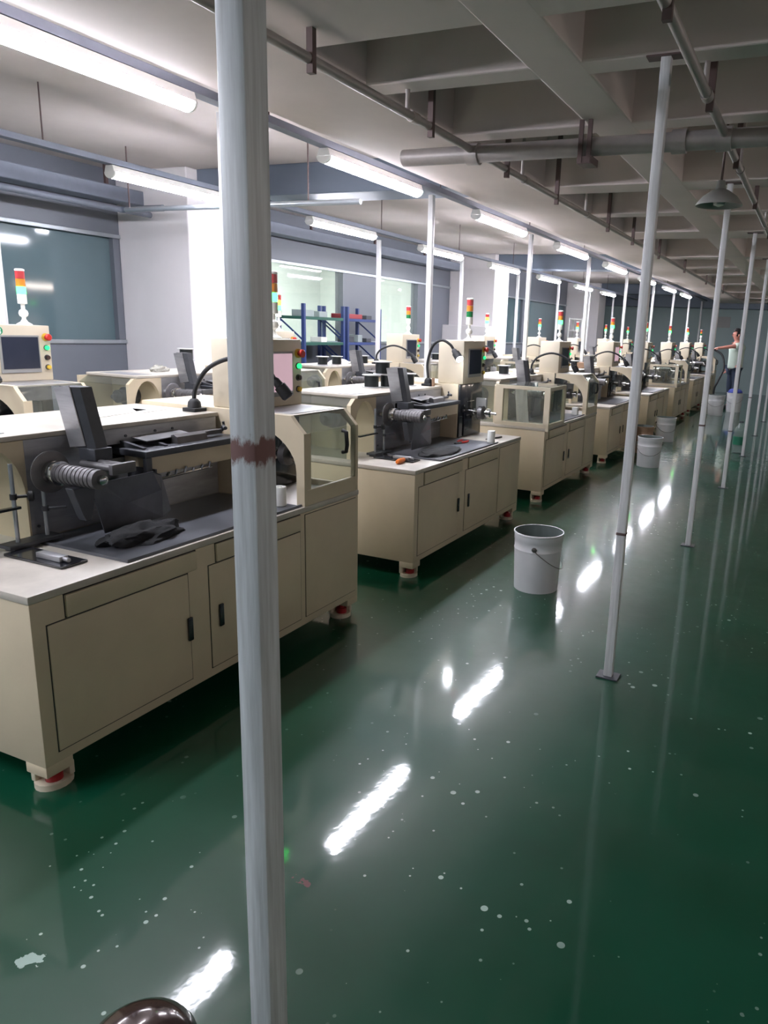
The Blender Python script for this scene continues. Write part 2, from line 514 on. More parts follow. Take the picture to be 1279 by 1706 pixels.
# left wall: solid below, glazed band, solid above
b = MB()
b.box(XL - 0.15, XL, YN, YF, 0, WY0)
b.box(XL - 0.15, XL, YN, YF, WY1, ZS)
ys = sorted([g for p in GLZ + [W1, W2] for g in p])
cur = YN
for a0, a1 in sorted(GLZ + [W1, W2]):
    b.box(XL - 0.15, XL, cur, a0, WY0, WY1); cur = a1
b.box(XL - 0.15, XL, cur, YF, WY0, WY1)
structure(b.build('wall_left', 'panel', smooth=False))
for k, (a0, a1) in enumerate(GLZ):
    t = b = MB(); b.box(XL - 0.10, XL - 0.06, a0, a1, WY0, WY1)
    structure(b.build('window_%d' % (k + 3), 'glass_dark', smooth=False))
for k, (a0, a1) in enumerate((W1, W2)):
    b = MB(); b.box(XL - 0.09, XL - 0.075, a0, a1, WY0, WY1)
    structure(b.build('window_%d' % (k + 1), 'pane', smooth=False))
b = MB()
for z in (WY0, WY1): b.box(XL, XL + 0.025, YN, YF, z - 0.03, z + 0.01, 0.004)
structure(b.build('trim_1', 'alu', smooth=False))
# lit room behind the two clear windows
b = MB()
b.box(XL - 3.2, XL - 3.1, 6.6, 14.2, 0, ZS); b.box(XL - 3.1, XL - 0.15, 6.5, 6.6, 0, ZS); b.box(XL - 3.1, XL - 0.15, 14.0, 14.1, 0, ZS)
b.box(XL - 3.1, XL - 0.15, 6.6, 14.0, ZS - 0.06, ZS); b.box(XL - 3.1, XL - 0.15, 6.6, 14.0, -0.05, 0.0)
b.box(XL - 2.6, XL - 1.9, 9.6, 10.3, 0, ZS)
structure(b.build('wall_room', 'room_white', smooth=False))
for k, y in enumerate((8.2, 11.8)):
    e = empty('ceiling_lamp', (XL - 1.6, y, ZS - 0.06))
    b = MB(); b.box(-0.4, 0.4, -0.5, 0.5, -0.05, 0.0, 0.004); b.build('lamp_housing', 'white', e, smooth=False)
    b = MB(); b.box(-0.37, 0.37, -0.47, 0.47, -0.06, -0.051); b.build('diffuser', 'room_lamp', e, smooth=False)
    tag(e, ['square ceiling lamp in the bright room behind the window, nearer the camera', 'square ceiling lamp in the bright room behind the window, further from the camera'][k], 'lamp', 'lamps of the room behind the windows')

# white columns along the left wall
for k, y in enumerate((-1.95, 6.06, 14.14, 22.05)):
    b = MB(); b.box(XL, -6.0, y, y + 0.76, 0, ZS, 0.012)
    if k == 2: b.box(XL, -6.02, y - 0.28, y, 0, 1.62, 0.01)
    structure(b.build('column_%d' % (k + 1), 'wall_white', smooth=False))

# ceiling girders and beams
b = MB()
b.box(-2.76, -2.02, YN, YF, ZB, ZS, 0.015)
structure(b.build('beam_1', 'ceil', smooth=False))
b = MB(); b.box(-1.24, -1.01, YN, YF, ZB + 0.001, ZS, 0.01); structure(b.build('beam_2', 'ceil', smooth=False))
b = MB(); b.box(1.9, 2.3, YN, YF, ZB + 0.001, ZS, 0.01); structure(b.build('beam_3', 'ceil', smooth=False))
for k, (y0, y1) in enumerate(((0.5, 0.7), (1.9, 2.70), (3.16, 3.31), (4.06, 4.22), (5.62, 5.92), (6.92, 7.12), (8.15, 8.70), (10.6, 10.9), (12.1, 12.4), (13.4, 13.7), (15.6, 15.9), (18.1, 18.4), (20.6, 20.9), (22.6, 23.0), (23.2, 23.4))):
    b = MB(); b.box(-2.03, XR, y0, y1, ZB + 0.002, ZS, 0.01)
    structure(b.build('beam_%d' % (k + 4), 'ceil', smooth=False))
for k, y in enumerate((6.06, 14.14, 22.05)):
    b = MB(); b.box(XL, -2.75, y + 0.15, y + 0.6, ZB + 0.14, ZS, 0.01)
    structure(b.build('beam_%d' % (k + 30), 'wall', smooth=False))
# dark services band at the far end
b = MB(); b.box(XL, XR, YF - 0.5, YF, 2.45, ZS, 0.01); structure(b.build('beam_40', 'wall', smooth=False))

# ------------------------------------------------------------------ galvanised posts
def make_post(name, x, y, ztop, label, s=0.04, plate=0.055, joint=None, m_='galv', group=None, top_plate=True):
    e = empty(name, (x, y, 0))
    b = MB(); b.box(-s / 2, s / 2, -s / 2, s / 2, 0.006, ztop - 0.006, 0.003); b.build('tube', m_, e)
    b = MB(); b.box(-plate, plate, -plate * 0.8, plate * 0.8, 0, 0.007, 0.001); b.build('base_plate', 'dark', e, smooth=False)
    if top_plate:
        b = MB(); b.box(-0.075, 0.075, -0.03, 0.03, ztop - 0.007, ztop, 0.001); b.build('top_plate', 'brown', e, smooth=False)
    if joint:
        b = MB(); b.box(-s / 2 - 0.002, s / 2 + 0.002, -s / 2 - 0.002, s / 2 + 0.002, joint - 0.008, joint + 0.004, 0.001); b.build('weld_seam', 'brown', e)
    tag(e, label, 'post', group)
    return e
ordn = ['first', 'second', 'third', 'fourth', 'fifth', 'sixth', 'seventh', 'eighth', 'ninth', 'tenth', 'eleventh']
make_post('square_pillar', -0.65, 0.752, ZB, 'large square galvanised pillar in the left foreground with a rusty weld band', 0.0415, 0.06, None, 'pillar')
ys_post = [3.18, 5.70, 8.26, 10.80, 13.36, 15.9, 18.45, 21.0, 23.5]
jn = [0.697, 0.933, 0.62, 0.81, None, None, None, None, None]
plab = ['nearest bare post of the right aisle, standing right of the big white pail',
        'second bare post along the right aisle, passing in front of the person',
        'third post along the right aisle, in front of the clear water bottle']
for i, y in enumerate(ys_post):
    lb = plab[i] if i < 3 else '%s galvanised post from the camera in the bare line along the right aisle' % ordn[i]
    make_post('square_post', -0.676 - 0.0074 * (y - 3.18), y, ZB, lb, 0.039, 0.05, jn[i], group='posts along the right aisle')
L1X = lambda y: -3.02 - 0.008 * (y - 4)
for i in range(-1, 8):
    y = 5.92 + 2.50 * i
    make_post('square_post', L1X(y) - 0.09, y, 2.64, '%s lamp post behind the front row of machines, counted from the camera' % ordn[i + 1], 0.045, 0.05, None, group='posts between the machine rows', top_plate=False)
for i in range(-1, 7):
    y = 5.95 + 2.50 * i
    make_post('square_post', -5.13 - 0.008 * y, y, 2.60, '%s lamp post behind the back row of machines, counted from the camera' % ordn[i + 1], 0.045, 0.05, None, group='posts behind the back row', top_plate=False)

# ------------------------------------------------------------------ fluorescent lamps on wireways
def lamp_proto():
    e = empty('fluorescent_lamp')
    b = MB(); b.prism([(-0.05, 0.0), (0.05, 0.0), (0.035, 0.045), (-0.035, 0.045)], 'xz', 0.0, 1.25); b.build('housing', 'white', e, smooth=False)
    b = MB(); b.prism(arc(0, -0.002, 0.052, PI, 2 * PI, 12, 0.042), 'xz', 0.015, 1.235)
    b.build('diffuser', 'tube', e)
    for y in (0.0, 1.235):
        b = MB(); b.prism(arc(0, -0.001, 0.054, PI, 2 * PI, 12, 0.045), 'xz', y, y + 0.015); b.build('end_cap', 'white', e, smooth=False)
    return e
lp = lamp_proto(); first = True
l1 = [-5.4, -2.98, -0.58, 1.83, 4.23, 6.64, 9.10, 11.50, 14.05, 16.55, 18.95]  # first three continue the row out of view, added for more light
for i, y in enumerate(l1):
    o = lp if first else copy_tree(lp); first = False
    o.location = (L1X(y), y, 2.585)
    tag(o, ['tube lamp above the front row, two lamps behind the camera', 'tube lamp above the front row, one lamp behind the camera', 'tube lamp above the front row, just behind the camera', 'big glaring tube lamp at the upper left corner above the nearest machine'][i] if i < 4 else '%s lit tube lamp of the front wireway, counted from the glaring corner one' % ordn[i - 3], 'lamp', 'tube lamps above the front row')
l2 = [-5.4, -3.0, -0.6, 1.8, 4.22, 6.66, 9.10, 11.46, 13.85, 16.30, 18.6]  # first three are unseen, put in to brighten the near end
for i, y in enumerate(l2):
    o = copy_tree(lp); o.location = (-4.9 - 0.006 * y, y, 2.57)
    tag(o, ['tube lamp above the back row, farthest behind the camera', 'tube lamp above the back row, second behind the camera', 'tube lamp above the back row, level with the camera', 'tube lamp above the back row, just past the left edge'][i] if i < 4 else '%s lit tube lamp in view on the back wireway, counted from the left edge' % ordn[i - 4], 'lamp', 'tube lamps above the back row')
M['tube_dim'] = emit('dim_lit_tube', (255, 238, 226), FILL_STRENGTH)
for i in range(8):  # unseen fill lamps, added to lift the machine fronts and the ceiling
    e = empty('hanging_lamp', (3.2, -6.0 + 3.6 * i, 2.12))
    b = MB(); b.box(-0.012, 0.012, 0.0, 1.25, 0.036, 0.056, 0.002); b.build('housing', 'white', e, smooth=False)
    b = MB(); b.cyl((0, 0.015, 0), (0, 1.235, 0), 0.03, n=16); b.build('tube', 'tube_dim', e)
    for y in (0.0, 1.235):
        b = MB(); b.box(-0.02, 0.02, y, y + 0.015, -0.032, 0.0565, 0.002); b.build('end_cap', 'white', e, smooth=False)
        b = MB(); b.cyl((0, y + 0.0075, 0.056), (0, y + 0.0075, ZS - 2.12), 0.004, n=6); b.build('hanger_rod', 'brown', e)
    tag(e, '%s dim warm lamp over the empty right side of the hall, out of frame' % ordn[i], 'lamp', 'dim lamps over the right side')
for nm, xf, z, lb in (('wireway', L1X, 2.634, 'grey cable wireway carrying the tube lamps above the front row'), ('wireway', lambda y: -4.9 - 0.006 * y, 2.619, 'grey cable wireway carrying the tube lamps above the back row')):
    b = MB(); p0 = Vector((xf(YN + 0.3), YN + 0.3, z + 0.021)); p1 = Vector((xf(24), 24, z + 0.021))
    b.obox((p0 + p1) / 2, (1, 0, 0), p1 - p0, (0, 0, 1), 0.075, (p1 - p0).length, 0.04)
    e = empty(nm); b.build('channel', 'tray_grey', e, smooth=False)
    b = MB()
    for k in range(14):
        y = -7.3 + 2.2 * k; x = xf(y)
        b.cyl((x, y, z + 0.04), (x, y, ZS), 0.005, n=6)
    b.build('hanger_rods', 'brown', e)
    tag(e, lb, 'cable tray')

# ------------------------------------------------------------------ sprinkler pipes
def pipe_run(label, x, y0, y1, z, r, hang, ups, slack=0.0):
    e = empty('sprinkler_pipe')
    b = MB(); b.cyl((x, y0, z), (x, y1, z), r, n=14); b.build('pipe', 'pipe', e)
    for y in hang:
        b = MB(); b.box(x - 0.006, x + 0.022, y - 0.012, y + 0.012, z - r - 0.03, ZS if abs(y - 3.48) > 2 or True else ZS); b.build('hanger', 'brown', e, smooth=False)
    for y in ups:
        b = MB(); b.cyl((x, y, z), (x, y, ZS - 0.02), 0.011, n=10); b.cyl((x, y, ZS - 0.08), (x, y, ZS - 0.03), 0.017, n=10); b.build('riser', 'pipe', e)
    for y in [q + 0.06 for q in ups] + [4.0]:
        b = MB(); b.cyl((x, y - 0.03, z), (x, y + 0.03, z), r * 1.25, n=14); b.build('coupling', 'pipe', e)
    tag(e, label, 'pipe')
pipe_run('thin sprinkler pipe running along the underside of the big girder', -1.86, YN + 0.2, 22, 2.50, 0.02, [2.52, 3.48, 4.47, 5.43, 6.9, 7.9, 9.3, 11.2, 13.5, 16], [3.26, 4.75, 6.2, 8.6])
pipe_run('thin sprinkler pipe crossing the ceiling at the upper right', -0.54, YN + 0.2, 22, 2.50, 0.02, [2.45, 3.40, 4.50, 5.85, 7.5, 9.5], [3.29, 4.75, 7.0])
e = empty('main_pipe')
b = MB(); b.cyl((-2.3, 4.0, 2.485), (XR - 0.1, 4.0, 2.485), 0.045, n=20); b.build('pipe', 'pipe', e)
for x in (-1.86, -0.75, -0.54, 0.9):
    b = MB(); b.cyl((x - 0.035, 4.0, 2.485), (x + 0.035, 4.0, 2.485), 0.056, n=20); b.build('coupling', 'pipe', e)
for x in (-1.235, -1.19):
    b = MB(); b.box(x - 0.011, x + 0.011, 3.935, 3.95, 2.40, ZB + 0.001); b.build('hanger', 'brown', e, smooth=False)
b = MB(); b.box(-1.25, -1.17, 3.94, 4.06, 2.395, 2.432, 0.003); b.build('hanger_foot', 'brown', e, smooth=False)
tag(e, 'thick main sprinkler pipe crossing the hall from side to side under the beams', 'pipe')
e = empty('wall_duct')
b = MB(); b.box(-6.85, -6.6, YN + 0.2, 13.9, 2.66, 2.80, 0.01); b.build('duct', 'tray_grey', e, smooth=False)
for k in range(8):
    b = MB(); b.box(-6.74, -6.71, 0.6 + 1.7 * k, 0.63 + 1.7 * k, 2.80, ZS); b.build('hanger', 'brown', e, smooth=False)
tag(e, 'grey cable duct running high along the left wall', 'duct')
e = empty('sprinkler_pipe')
b = MB(); b.cyl((-6.4, -1.1, 2.55), (-6.4, 5.95, 2.55), 0.03, n=12); b.cyl((-5.85, 5.6, 2.55), (-6.4, 5.6, 2.55), 0.03, n=12); b.build('pipe', 'tray_grey', e)
tag(e, 'grey pipe along the left wall below the cable duct', 'pipe')
e = empty('cross_pipe')
b = MB(); b.cyl((-5.95, 5.25, 2.485), (-3.4, 5.25, 2.485), 0.022, n=12); b.build('pipe', 'alu', e)
b = MB(); b.cyl((-5.9, 5.25, 2.505), (-5.9, 5.25, ZS), 0.006, n=8); b.build('hanger', 'brown', e)
b = MB(); b.cyl((-3.9, 5.25, 2.505), (-3.9, 5.25, ZS), 0.006, n=8); b.build('hanger', 'brown', e)
tag(e, 'pale horizontal pipe crossing between the two lamp rows', 'pipe')
# pendant lamp over the aisle
e = empty('pendant_lamp', (-0.624, 4.7, 0))
b = MB(); b.cyl((0, 0, 2.40), (0, 0, ZS), 0.007, n=8); b.build('rod', 'brown', e)
b = MB(); b.lathe([(0.02, 2.43), (0.03, 2.385), (0.05, 2.375), (0.095, 2.345), (0.128, 2.305), (0.13, 2.295), (0.124, 2.297), (0.09, 2.338), (0.04, 2.365)], (0, 0, 0), (0, 0, 1), 28, caps=False)
b.build('lamp_shade', 'lamp_shade', e)
b = MB(); b.lathe([(0.004, 2.29), (0.03, 2.30), (0.036, 2.325), (0.025, 2.36), (0.016, 2.39)], (0, 0, 0), (0, 0, 1), 16); b.build('bulb', 'bulb_off', e)
tag(e, 'unlit pendant lamp with a grey bowl shade under the right ceiling beams', 'lamp')

# ------------------------------------------------------------------ winding machine
ML = 1.87; TZ = 0.70; CZ = 1.105; CF = -0.52; CB = -1.06
def make_machine():
    root = empty('winding_machine')
    # cabinet with short corner feet
    b = MB()
    b.box(CB, 0, 0, ML, 0.105, 0.672, 0.004)
    for (ya, yb) in ((0, 0.10), (ML - 0.10, ML)):
        for (xa, xb) in ((-0.10, 0), (CB, CB + 0.10)):
            b.box(xa + 0.0005, xb - 0.0005, ya + 0.0005, yb - 0.0005, 0.068, 0.11, 0.003)
    b.build('cabinet', 'cream', root)
    for k, (ya, yb) in enumerate(((0.052, 0.645), (0.758, 1.36))):
        b = MB(); b.box(-0.012, 0.004, ya, yb, 0.145, 0.586, 0.003); b.mi = 1; b.box(-0.002, 0.0008, ya - 0.0035, yb + 0.0035, 0.1415, 0.5895); d = b.build('door', ['cream', 'rubber'], root)
        yy = yb - 0.005 if k == 0 else ya + 0.055
        b = MB(); b.box(0.004, 0.014, yy - 0.013, yy + 0.013, 0.312, 0.41, 0.005); b.build('door_handle', 'black', d)
    for (ya, yb) in ((0.12, 0.69), (0.80, 1.36)):
        b = MB(); b.box(-0.01, 0.010, ya, yb, 0.594, 0.668, 0.003); b.mi = 1; b.box(-0.002, 0.0008, ya - 0.003, yb + 0.003, 0.5905, 0.6715); b.build('drawer_front', ['cream', 'rubber'], root)
    b = MB(); b.box(-0.01, 0.004, 1.40, ML - 0.03, 0.145, 0.66, 0.003); b.mi = 1; b.box(-0.002, 0.0008, 1.397, ML - 0.027, 0.142, 0.663); b.build('end_panel', ['cream', 'rubber'], root)
    # casters
    for y in (0.07, ML - 0.07):
        for x in (-0.065, CB + 0.065):
            c = MB()
            pts = [(x + 0.055 * math.cos(a), y + 0.062 * math.sin(a)) for a in [2 * PI * k / 18 for k in range(18)]]
            c.prism(pts, 'xy', 0.0, 0.022); c.box(x - 0.045, x - 0.025, y - 0.05, y + 0.03, 0.02, 0.07, 0.003); c.box(x - 0.045, x + 0.04, y + 0.03, y + 0.05, 0.02, 0.07, 0.003)
            co = c.build('caster', 'cream_box', root)
            c = MB(); c.cyl((x + 0.012, y - 0.008, 0.0225), (x + 0.012, y - 0.008, 0.05), 0.028, n=16); c.cyl((x + 0.012, y - 0.008, 0.05), (x + 0.012, y - 0.008, 0.068), 0.014, n=10)
            c.build('adjuster_wheel', 'red_wheel', co)
    # table top and steel tray
    b = MB(); b.box(CB, 0.004, -0.004, ML, 0.673, TZ, 0.004); b.build('table_top', 'cream_top', root)
    b = MB(); b.box(CF + 0.005, -0.012, 0.392, 1.395, TZ, TZ + 0.004)
    b.box(-0.022, -0.012, 0.392, 1.395, TZ + 0.004, TZ + 0.011); b.box(CF + 0.005, -0.012, 0.385, 0.392, TZ, TZ + 0.011)
    b.build('drip_tray', 'tray', root, smooth=False)
    # headstock casing: body, top deck
    b = MB()
    b.box(CB, CF - 0.012, 0.42, 0.66, TZ, CZ - 0.021, 0.003)
    b.box(CB, CF - 0.25, 0.66, 1.40, TZ, CZ - 0.021, 0.003)
    b.build('casing', 'cream', root)
    b = MB(); b.box(CB, CF, 0.17, 1.415, CZ - 0.02, CZ, 0.004); b.build('top_deck', 'cream_top', root)
    b = MB(); b.box(CF - 0.011, CF - 0.002, 0.402, 0.665, TZ + 0.005, CZ - 0.021); b.box(CF - 0.011, CF - 0.002, 0.665, 1.40, TZ + 0.005, TZ + 0.26)
    b.box(CF - 0.011, CF - 0.003, 0.665, 1.15, CZ - 0.085, CZ - 0.021); b.box(CF - 0.011, CF - 0.003, 1.15, 1.40, CZ - 0.115, CZ - 0.021)
    b.build('steel_panel', 'steel', root, smooth=False)
    b = MB()
    for (y, z) in ((0.72, 1.05), (0.86, 1.05), (1.02, 1.055), (1.12, 1.055), (0.43, 0.75)): b.cyl((CF - 0.003, y, z), (CF + 0.002, y, z), 0.006, n=8)
    b.build('screws', 'dark', root)
    b = MB(); b.box(CF - 0.249, CF - 0.24, 0.665, 1.40, TZ + 0.2, CZ - 0.021); b.build('recess_panel', 'dark', root, smooth=False)
    # head end cover: arched front and back plates, clear slope, clear deck window
    outer = [(0.09, TZ), (0.09, 1.045), (0.165, CZ), (0.40, CZ), (0.40, TZ)]
    def arched(x0, x1):
        bb = MB()
        # arch plate as strips around a semi-elliptical opening
        oy0, oy1, oz = 0.135, 0.392, 0.86
        ell = arc((oy0 + oy1) / 2, oz, (oy1 - oy0) / 2, PI, 0, 14, 0.205)
        top = [(0.09, oz), (0.09, 0.97), (0.09, 1.045), (0.115, 1.065), (0.14, 1.085), (0.165, CZ - 0.021), (0.2, CZ - 0.021), (0.235, CZ - 0.021), (0.265, CZ - 0.021), (0.3, CZ - 0.021), (0.33, CZ - 0.021), (0.36, CZ - 0.021), (0.40, CZ - 0.021), (0.40, 0.98), (0.40, oz)]
        for k in range(14):
            bb.prism([top[k], top[k + 1], ell[k + 1], ell[k]], 'yz', x0, x1)
        bb.prism([(0.09, TZ), (0.09, oz), (oy0, oz), (oy0, TZ)], 'yz', x0, x1)
        bb.prism([(oy1, TZ), (oy1, oz), (0.40, oz), (0.40, TZ)], 'yz', x0, x1)
        bmesh.ops.remove_doubles(bb.bm, verts=bb.bm.verts, dist=1e-5)
        return bb
    arched(CF - 0.03, CF).build('head_arch', 'cream', root, smooth=False)
    b = MB(); b.box(CB, CB + 0.02, 0.09, 0.40, TZ, CZ - 0.021); b.box(CB + 0.02, CF - 0.03, 0.392, 0.42, TZ, CZ - 0.021); b.build('head_back_plate', 'cream', root, smooth=False)
    b = MB(); b.prism([(0.092, 1.04), (0.168, CZ - 0.022), (0.172, CZ - 0.026), (0.096, 1.036)], 'yz', CB + 0.02, CF - 0.03); b.box(CB + 0.02, CF - 0.03, 0.092, 0.096, TZ, 1.038)
    b.build('head_window', 'acrylic', root, smooth=False)
    b = MB(); b.box(CB + 0.12, CF - 0.07, 0.20, 0.38, CZ + 0.0003, CZ + 0.0025); b.build('deck_window', 'steel', root, smooth=False)
    b = MB(); b.lathe([(0.07, 0), (0.07, 0.10), (0.05, 0.11), (0.05, 0.17), (0.02, 0.175), (0.02, 0.21)], (-0.80, 0.39, 0.93), (0, -1, 0), 20); b.build('drive_motor', 'dark', root)
    # spindle
    sy, sz = 0.445, 0.968
    s = MB(); s.lathe([(0.022, 0), (0.022, 0.05)], (CF - 0.002, sy, sz), (1, 0, 0), 16)
    sp = s.build('spindle', 'chrome', root)
    s = MB(); s.lathe([(0.06, 0), (0.078, 0.003), (0.08, 0.011), (0.074, 0.015), (0.045, 0.016)], (-0.455, sy, sz), (1, 0, 0), 36); s.build('face_plate', 'iron', sp)
    s = MB(); s.lathe([(0.044, 0), (0.044, 0.02), (0.036, 0.022), (0.036, 0.034), (0.046, 0.036), (0.046, 0.052), (0.03, 0.054)], (-0.44, sy, sz), (1, 0, 0), 28); s.build('hub', 'chrome', sp)
    prof = [(0.028, 0)]
    for k in range(9):
        a = k * 0.0205
        prof += [(0.037, a + 0.001), (0.037, a + 0.0155), (0.0345, a + 0.0165), (0.0345, a + 0.0195)]
    prof += [(0.037, 0.188), (0.036, 0.205), (0.018, 0.207)]
    s = MB(); s.lathe(prof, (-0.395, sy, sz), (1, 0, 0), 28); s.build('ribbed_mandrel', 'iron', sp)
    s = MB(); s.lathe([(0.016, 0), (0.018, 0.004), (0.018, 0.018), (0.012, 0.022), (0.006, 0.024)], (-0.188, sy, sz), (1, 0, 0), 20); s.build('spindle_nut', 'chrome', sp)
    s = MB(); s.prism([(sy - 0.045, 0.93), (sy + 0.055, 0.93), (sy + 0.032, 0.82), (sy + 0.024, 0.80), (sy + 0.002, 0.80), (sy - 0.006, 0.82)], 'yz', -0.32, -0.28, 0.003); s.build('steady_bracket', 'dark', root, smooth=False)
    # slanted guide plate
    s = MB()
    A = [(-0.475, 0.583), (-0.41, 0.583), (-0.385, 0.60), (-0.385, 0.652), (-0.475, 0.652)]
    lean = Vector((-0.035, -0.022, 0.235))
    lo = [s.bm.verts.new((x, y, 1.04)) for x, y in A]; hi = [s.bm.verts.new((x + lean.x, y + lean.y, 1.04 + lean.z)) for x, y in A]
    s.bridge(lo, hi); s.cap(lo, True); s.cap(hi)
    s.box(-0.46, -0.37, 0.58, 0.66, 0.995, 1.042, 0.003)
    s.build('guide_plate', 'dark', root, smooth=False)
    s = MB(); s.obox((-0.475, 0.567, 1.16), (1, 0, 0.15), (0, 1, 0.094), (-0.149, -0.094, 1), 0.085, 0.004, 0.232); s.build('guide_side', 'steel', root, smooth=False)
    # press table and its arms
    b = MB(); b.box(-0.555, -0.345, 0.80, 1.39, 0.978, 1.006, 0.004); b.box(-0.365, -0.345, 0.80, 0.83, 0.88, 0.978, 0.002); b.build('press_table', 'dark', root)
    b = MB(); b.box(-0.52, -0.37, 0.845, 1.39, 0.90, 0.976, 0.003); b.build('press_beam', 'cream', root)
    for k in range(2):
        ya = 0.83 + 0.12 * k
        b = MB(); b.prism([(-0.56, 1.006), (-0.40, 1.006), (-0.39, 1.012), (-0.54, 1.036), (-0.56, 1.036)], 'xz', ya, ya + 0.018); b.build('clamp_arm', 'dark', root, smooth=False)
    b = MB(); b.obox((-0.50, 1.02, 1.04), (1, 0, -0.12), (0, 1, 0.02), (0.12, 0, 1), 0.13, 0.26, 0.004); b.build('clamp_plate', 'steel', root, smooth=False)
    b = MB(); b.prism([(-0.44, 1.006), (-0.40, 1.006), (-0.405, 1.035), (-0.425, 1.045), (-0.44, 1.04)], 'xz', 1.03, 1.21); b.box(-0.45, -0.42, 1.05, 1.33, 1.02, 1.04, 0.003); b.build('clamp_block', 'iron', root, smooth=False)
    b = MB(); b.cyl((-0.42, 0.56, 0.985), (-0.24, 0.56, 0.985), 0.014, n=12); b.cyl((-0.42, 0.60, 0.99), (-0.235, 0.60, 0.99), 0.012, n=12); b.box(-0.245, -0.225, 0.53, 0.64, 0.965, 1.005, 0.003); b.build('guide_rollers', 'iron', root)
    b = MB(); b.tube([(-0.45, 1.36, 1.03), (-0.43, 1.35, 1.05), (-0.40, 1.33, 1.045)], 0.009, 8); b.cyl((-0.44, 1.37, 1.03), (-0.44, 1.36, 1.07), 0.006, n=8); b.build('tension_lever', 'dark', root)
    # hopper sheet below the mandrel
    b = MB()
    P = [(-0.31, 0.50, 0.925), (-0.31, 0.80, 0.93), (-0.34, 0.87, 0.90), (-0.36, 0.93, 0.735), (-0.335, 0.86, 0.72), (-0.325, 0.56, 0.72)]
    f_ = [b.bm.verts.new(p) for p in P]; g_ = [b.bm.verts.new((p[0] - 0.004, p[1], p[2])) for p in P]
    b.bridge(f_, g_); b.cap(f_, True); b.cap(g_)
    b.build('splash_sheet', 'tray', root, smooth=False)
    b = MB(); b.prism([(CF + 0.03, 0.93), (-0.33, 0.93), (-0.33, 0.90), (CF + 0.03, 0.72)], 'xz', 0.83, 0.838); b.build('gusset', 'dark', root, smooth=False)
    b = MB()
    for k in range(6): b.cyl((-0.37, 0.93 + 0.05 * k, 0.885), (-0.36 - 0.004 * (k % 2), 0.93 + 0.05 * k, 0.90 + 0.006 * (k % 3)), 0.006, n=8)
    b.cyl((-0.372, 0.90, 0.875), (-0.372, 1.20, 0.885), 0.006, n=8); b.build('trip_pins', 'chrome', root)
    # column with black front
    b = MB(); b.box(CB + 0.03, -0.385, 1.418, ML - 0.005, TZ, 1.125, 0.004); b.build('column', 'cream', root)
    b = MB(); b.box(-0.384, -0.368, 1.425, ML - 0.008, TZ + 0.002, 1.122, 0.003); b.box(-0.368, -0.355, 1.50, ML - 0.06, TZ + 0.01, TZ + 0.20, 0.003); bp = b.build('black_panel', 'black', root)
    b = MB(); b.cyl((-0.367, 1.50, 0.955), (-0.360, 1.50, 0.955), 0.008, n=8); b.cyl((-0.367, 1.50, 0.92), (-0.360, 1.50, 0.92), 0.007, n=8); b.box(-0.368, -0.364, 1.56, 1.70, 0.98, 0.986); b.box(-0.356, -0.352, 1.53, 1.58, 0.755, 0.765); b.build('panel_fittings', 'chrome', bp)
    # tail spindle
    t = MB(); t.lathe([(0.03, 0), (0.03, 0.05), (0.02, 0.052), (0.02, 0.16), (0.034, 0.162), (0.034, 0.19), (0.012, 0.195), (0.012, 0.24)], (-0.366, 1.60, 0.90), (1, 0, 0), 20); ts = t.build('tail_spindle', 'chrome', root)
    t = MB(); t.lathe([(0.055, 0), (0.055, 0.035), (0.04, 0.04)], (-0.27, 1.60, 0.90), (1, 0, 0), 24); t.build('tail_chuck', 'iron', ts)
    t = MB(); t.box(-0.33, -0.24, 1.66, 1.69, 0.84, 1.01, 0.004); t.build('tail_bracket', 'bezel', ts)
    # tail cover
    zf, zt, xc = 1.045, 1.125, -0.075
    b = MB()
    ox0, ox1, oz = -0.366, -0.045, 0.86
    el = arc(-0.366, oz, ox1 - ox0, PI / 2, 0, 10, 0.215)
    tp = [(-0.366, zt), (-0.31, zt), (-0.25, zt), (-0.19, zt), (-0.13, zt), (xc, zt), (-0.045, zt - 0.035), (-0.02, zt - 0.06), (0.0, zf), (0.0, 0.95), (0.0, oz)]
    for k in range(10): b.prism([tp[k], tp[k + 1], el[k + 1], el[k]], 'xz', 1.40, 1.425)
    b.prism([(0.0, oz), (0.0, TZ), (ox1, TZ), (ox1, oz)], 'xz', 1.40, 1.425)
    bmesh.ops.remove_doubles(b.bm, verts=b.bm.verts, dist=1e-5)
    b.build('tail_arch', 'cream', root, smooth=False)
    b = MB(); ee = ML - 0.005
    def rim(pa, pb, wd):
        pa = Vector((pa[0], 0, pa[1])); pb = Vector((pb[0], 0, pb[1]))
        d = (pb - pa).normalized(); n_ = Vector((d.z, 0, -d.x))
        q = [pa, pb, pb - n_ * wd, pa - n_ * wd]
        b.prism([(v.x, v.z) for v in q], 'xz', ee - 0.022, ee)
    b.box(-0.03, 0.0, ee - 0.022, ee, TZ, zf); b.prism([(0, zf), (xc, zt), (xc - 0.02, zt - 0.03), (-0.03, zf - 0.01)], 'xz', ee - 0.022, ee); b.box(-0.366, xc, ee - 0.022, ee, zt - 0.03, zt); b.box(-0.366, -0.03, ee - 0.022, ee, TZ, TZ + 0.03)
    b.build('tail_end_frame', 'cream', root, smooth=False)
    b = MB(); b.box(-0.02, 0.0, 1.425, ee - 0.022, TZ, TZ + 0.075, 0.002); b.box(-0.02, -0.001, 1.425, 1.455, TZ + 0.075, zf); b.build('tail_sill', 'cream', root, smooth=False)
    b = MB(); b.box(-0.008, -0.003, 1.455, ee - 0.022, TZ + 0.075, zf); b.prism([(-0.003, zf), (xc, zt - 0.002), (xc, zt - 0.008), (-0.008, zf)], 'xz', 1.425, ee - 0.022); b.build('tail_window', 'acrylic', root, smooth=False)
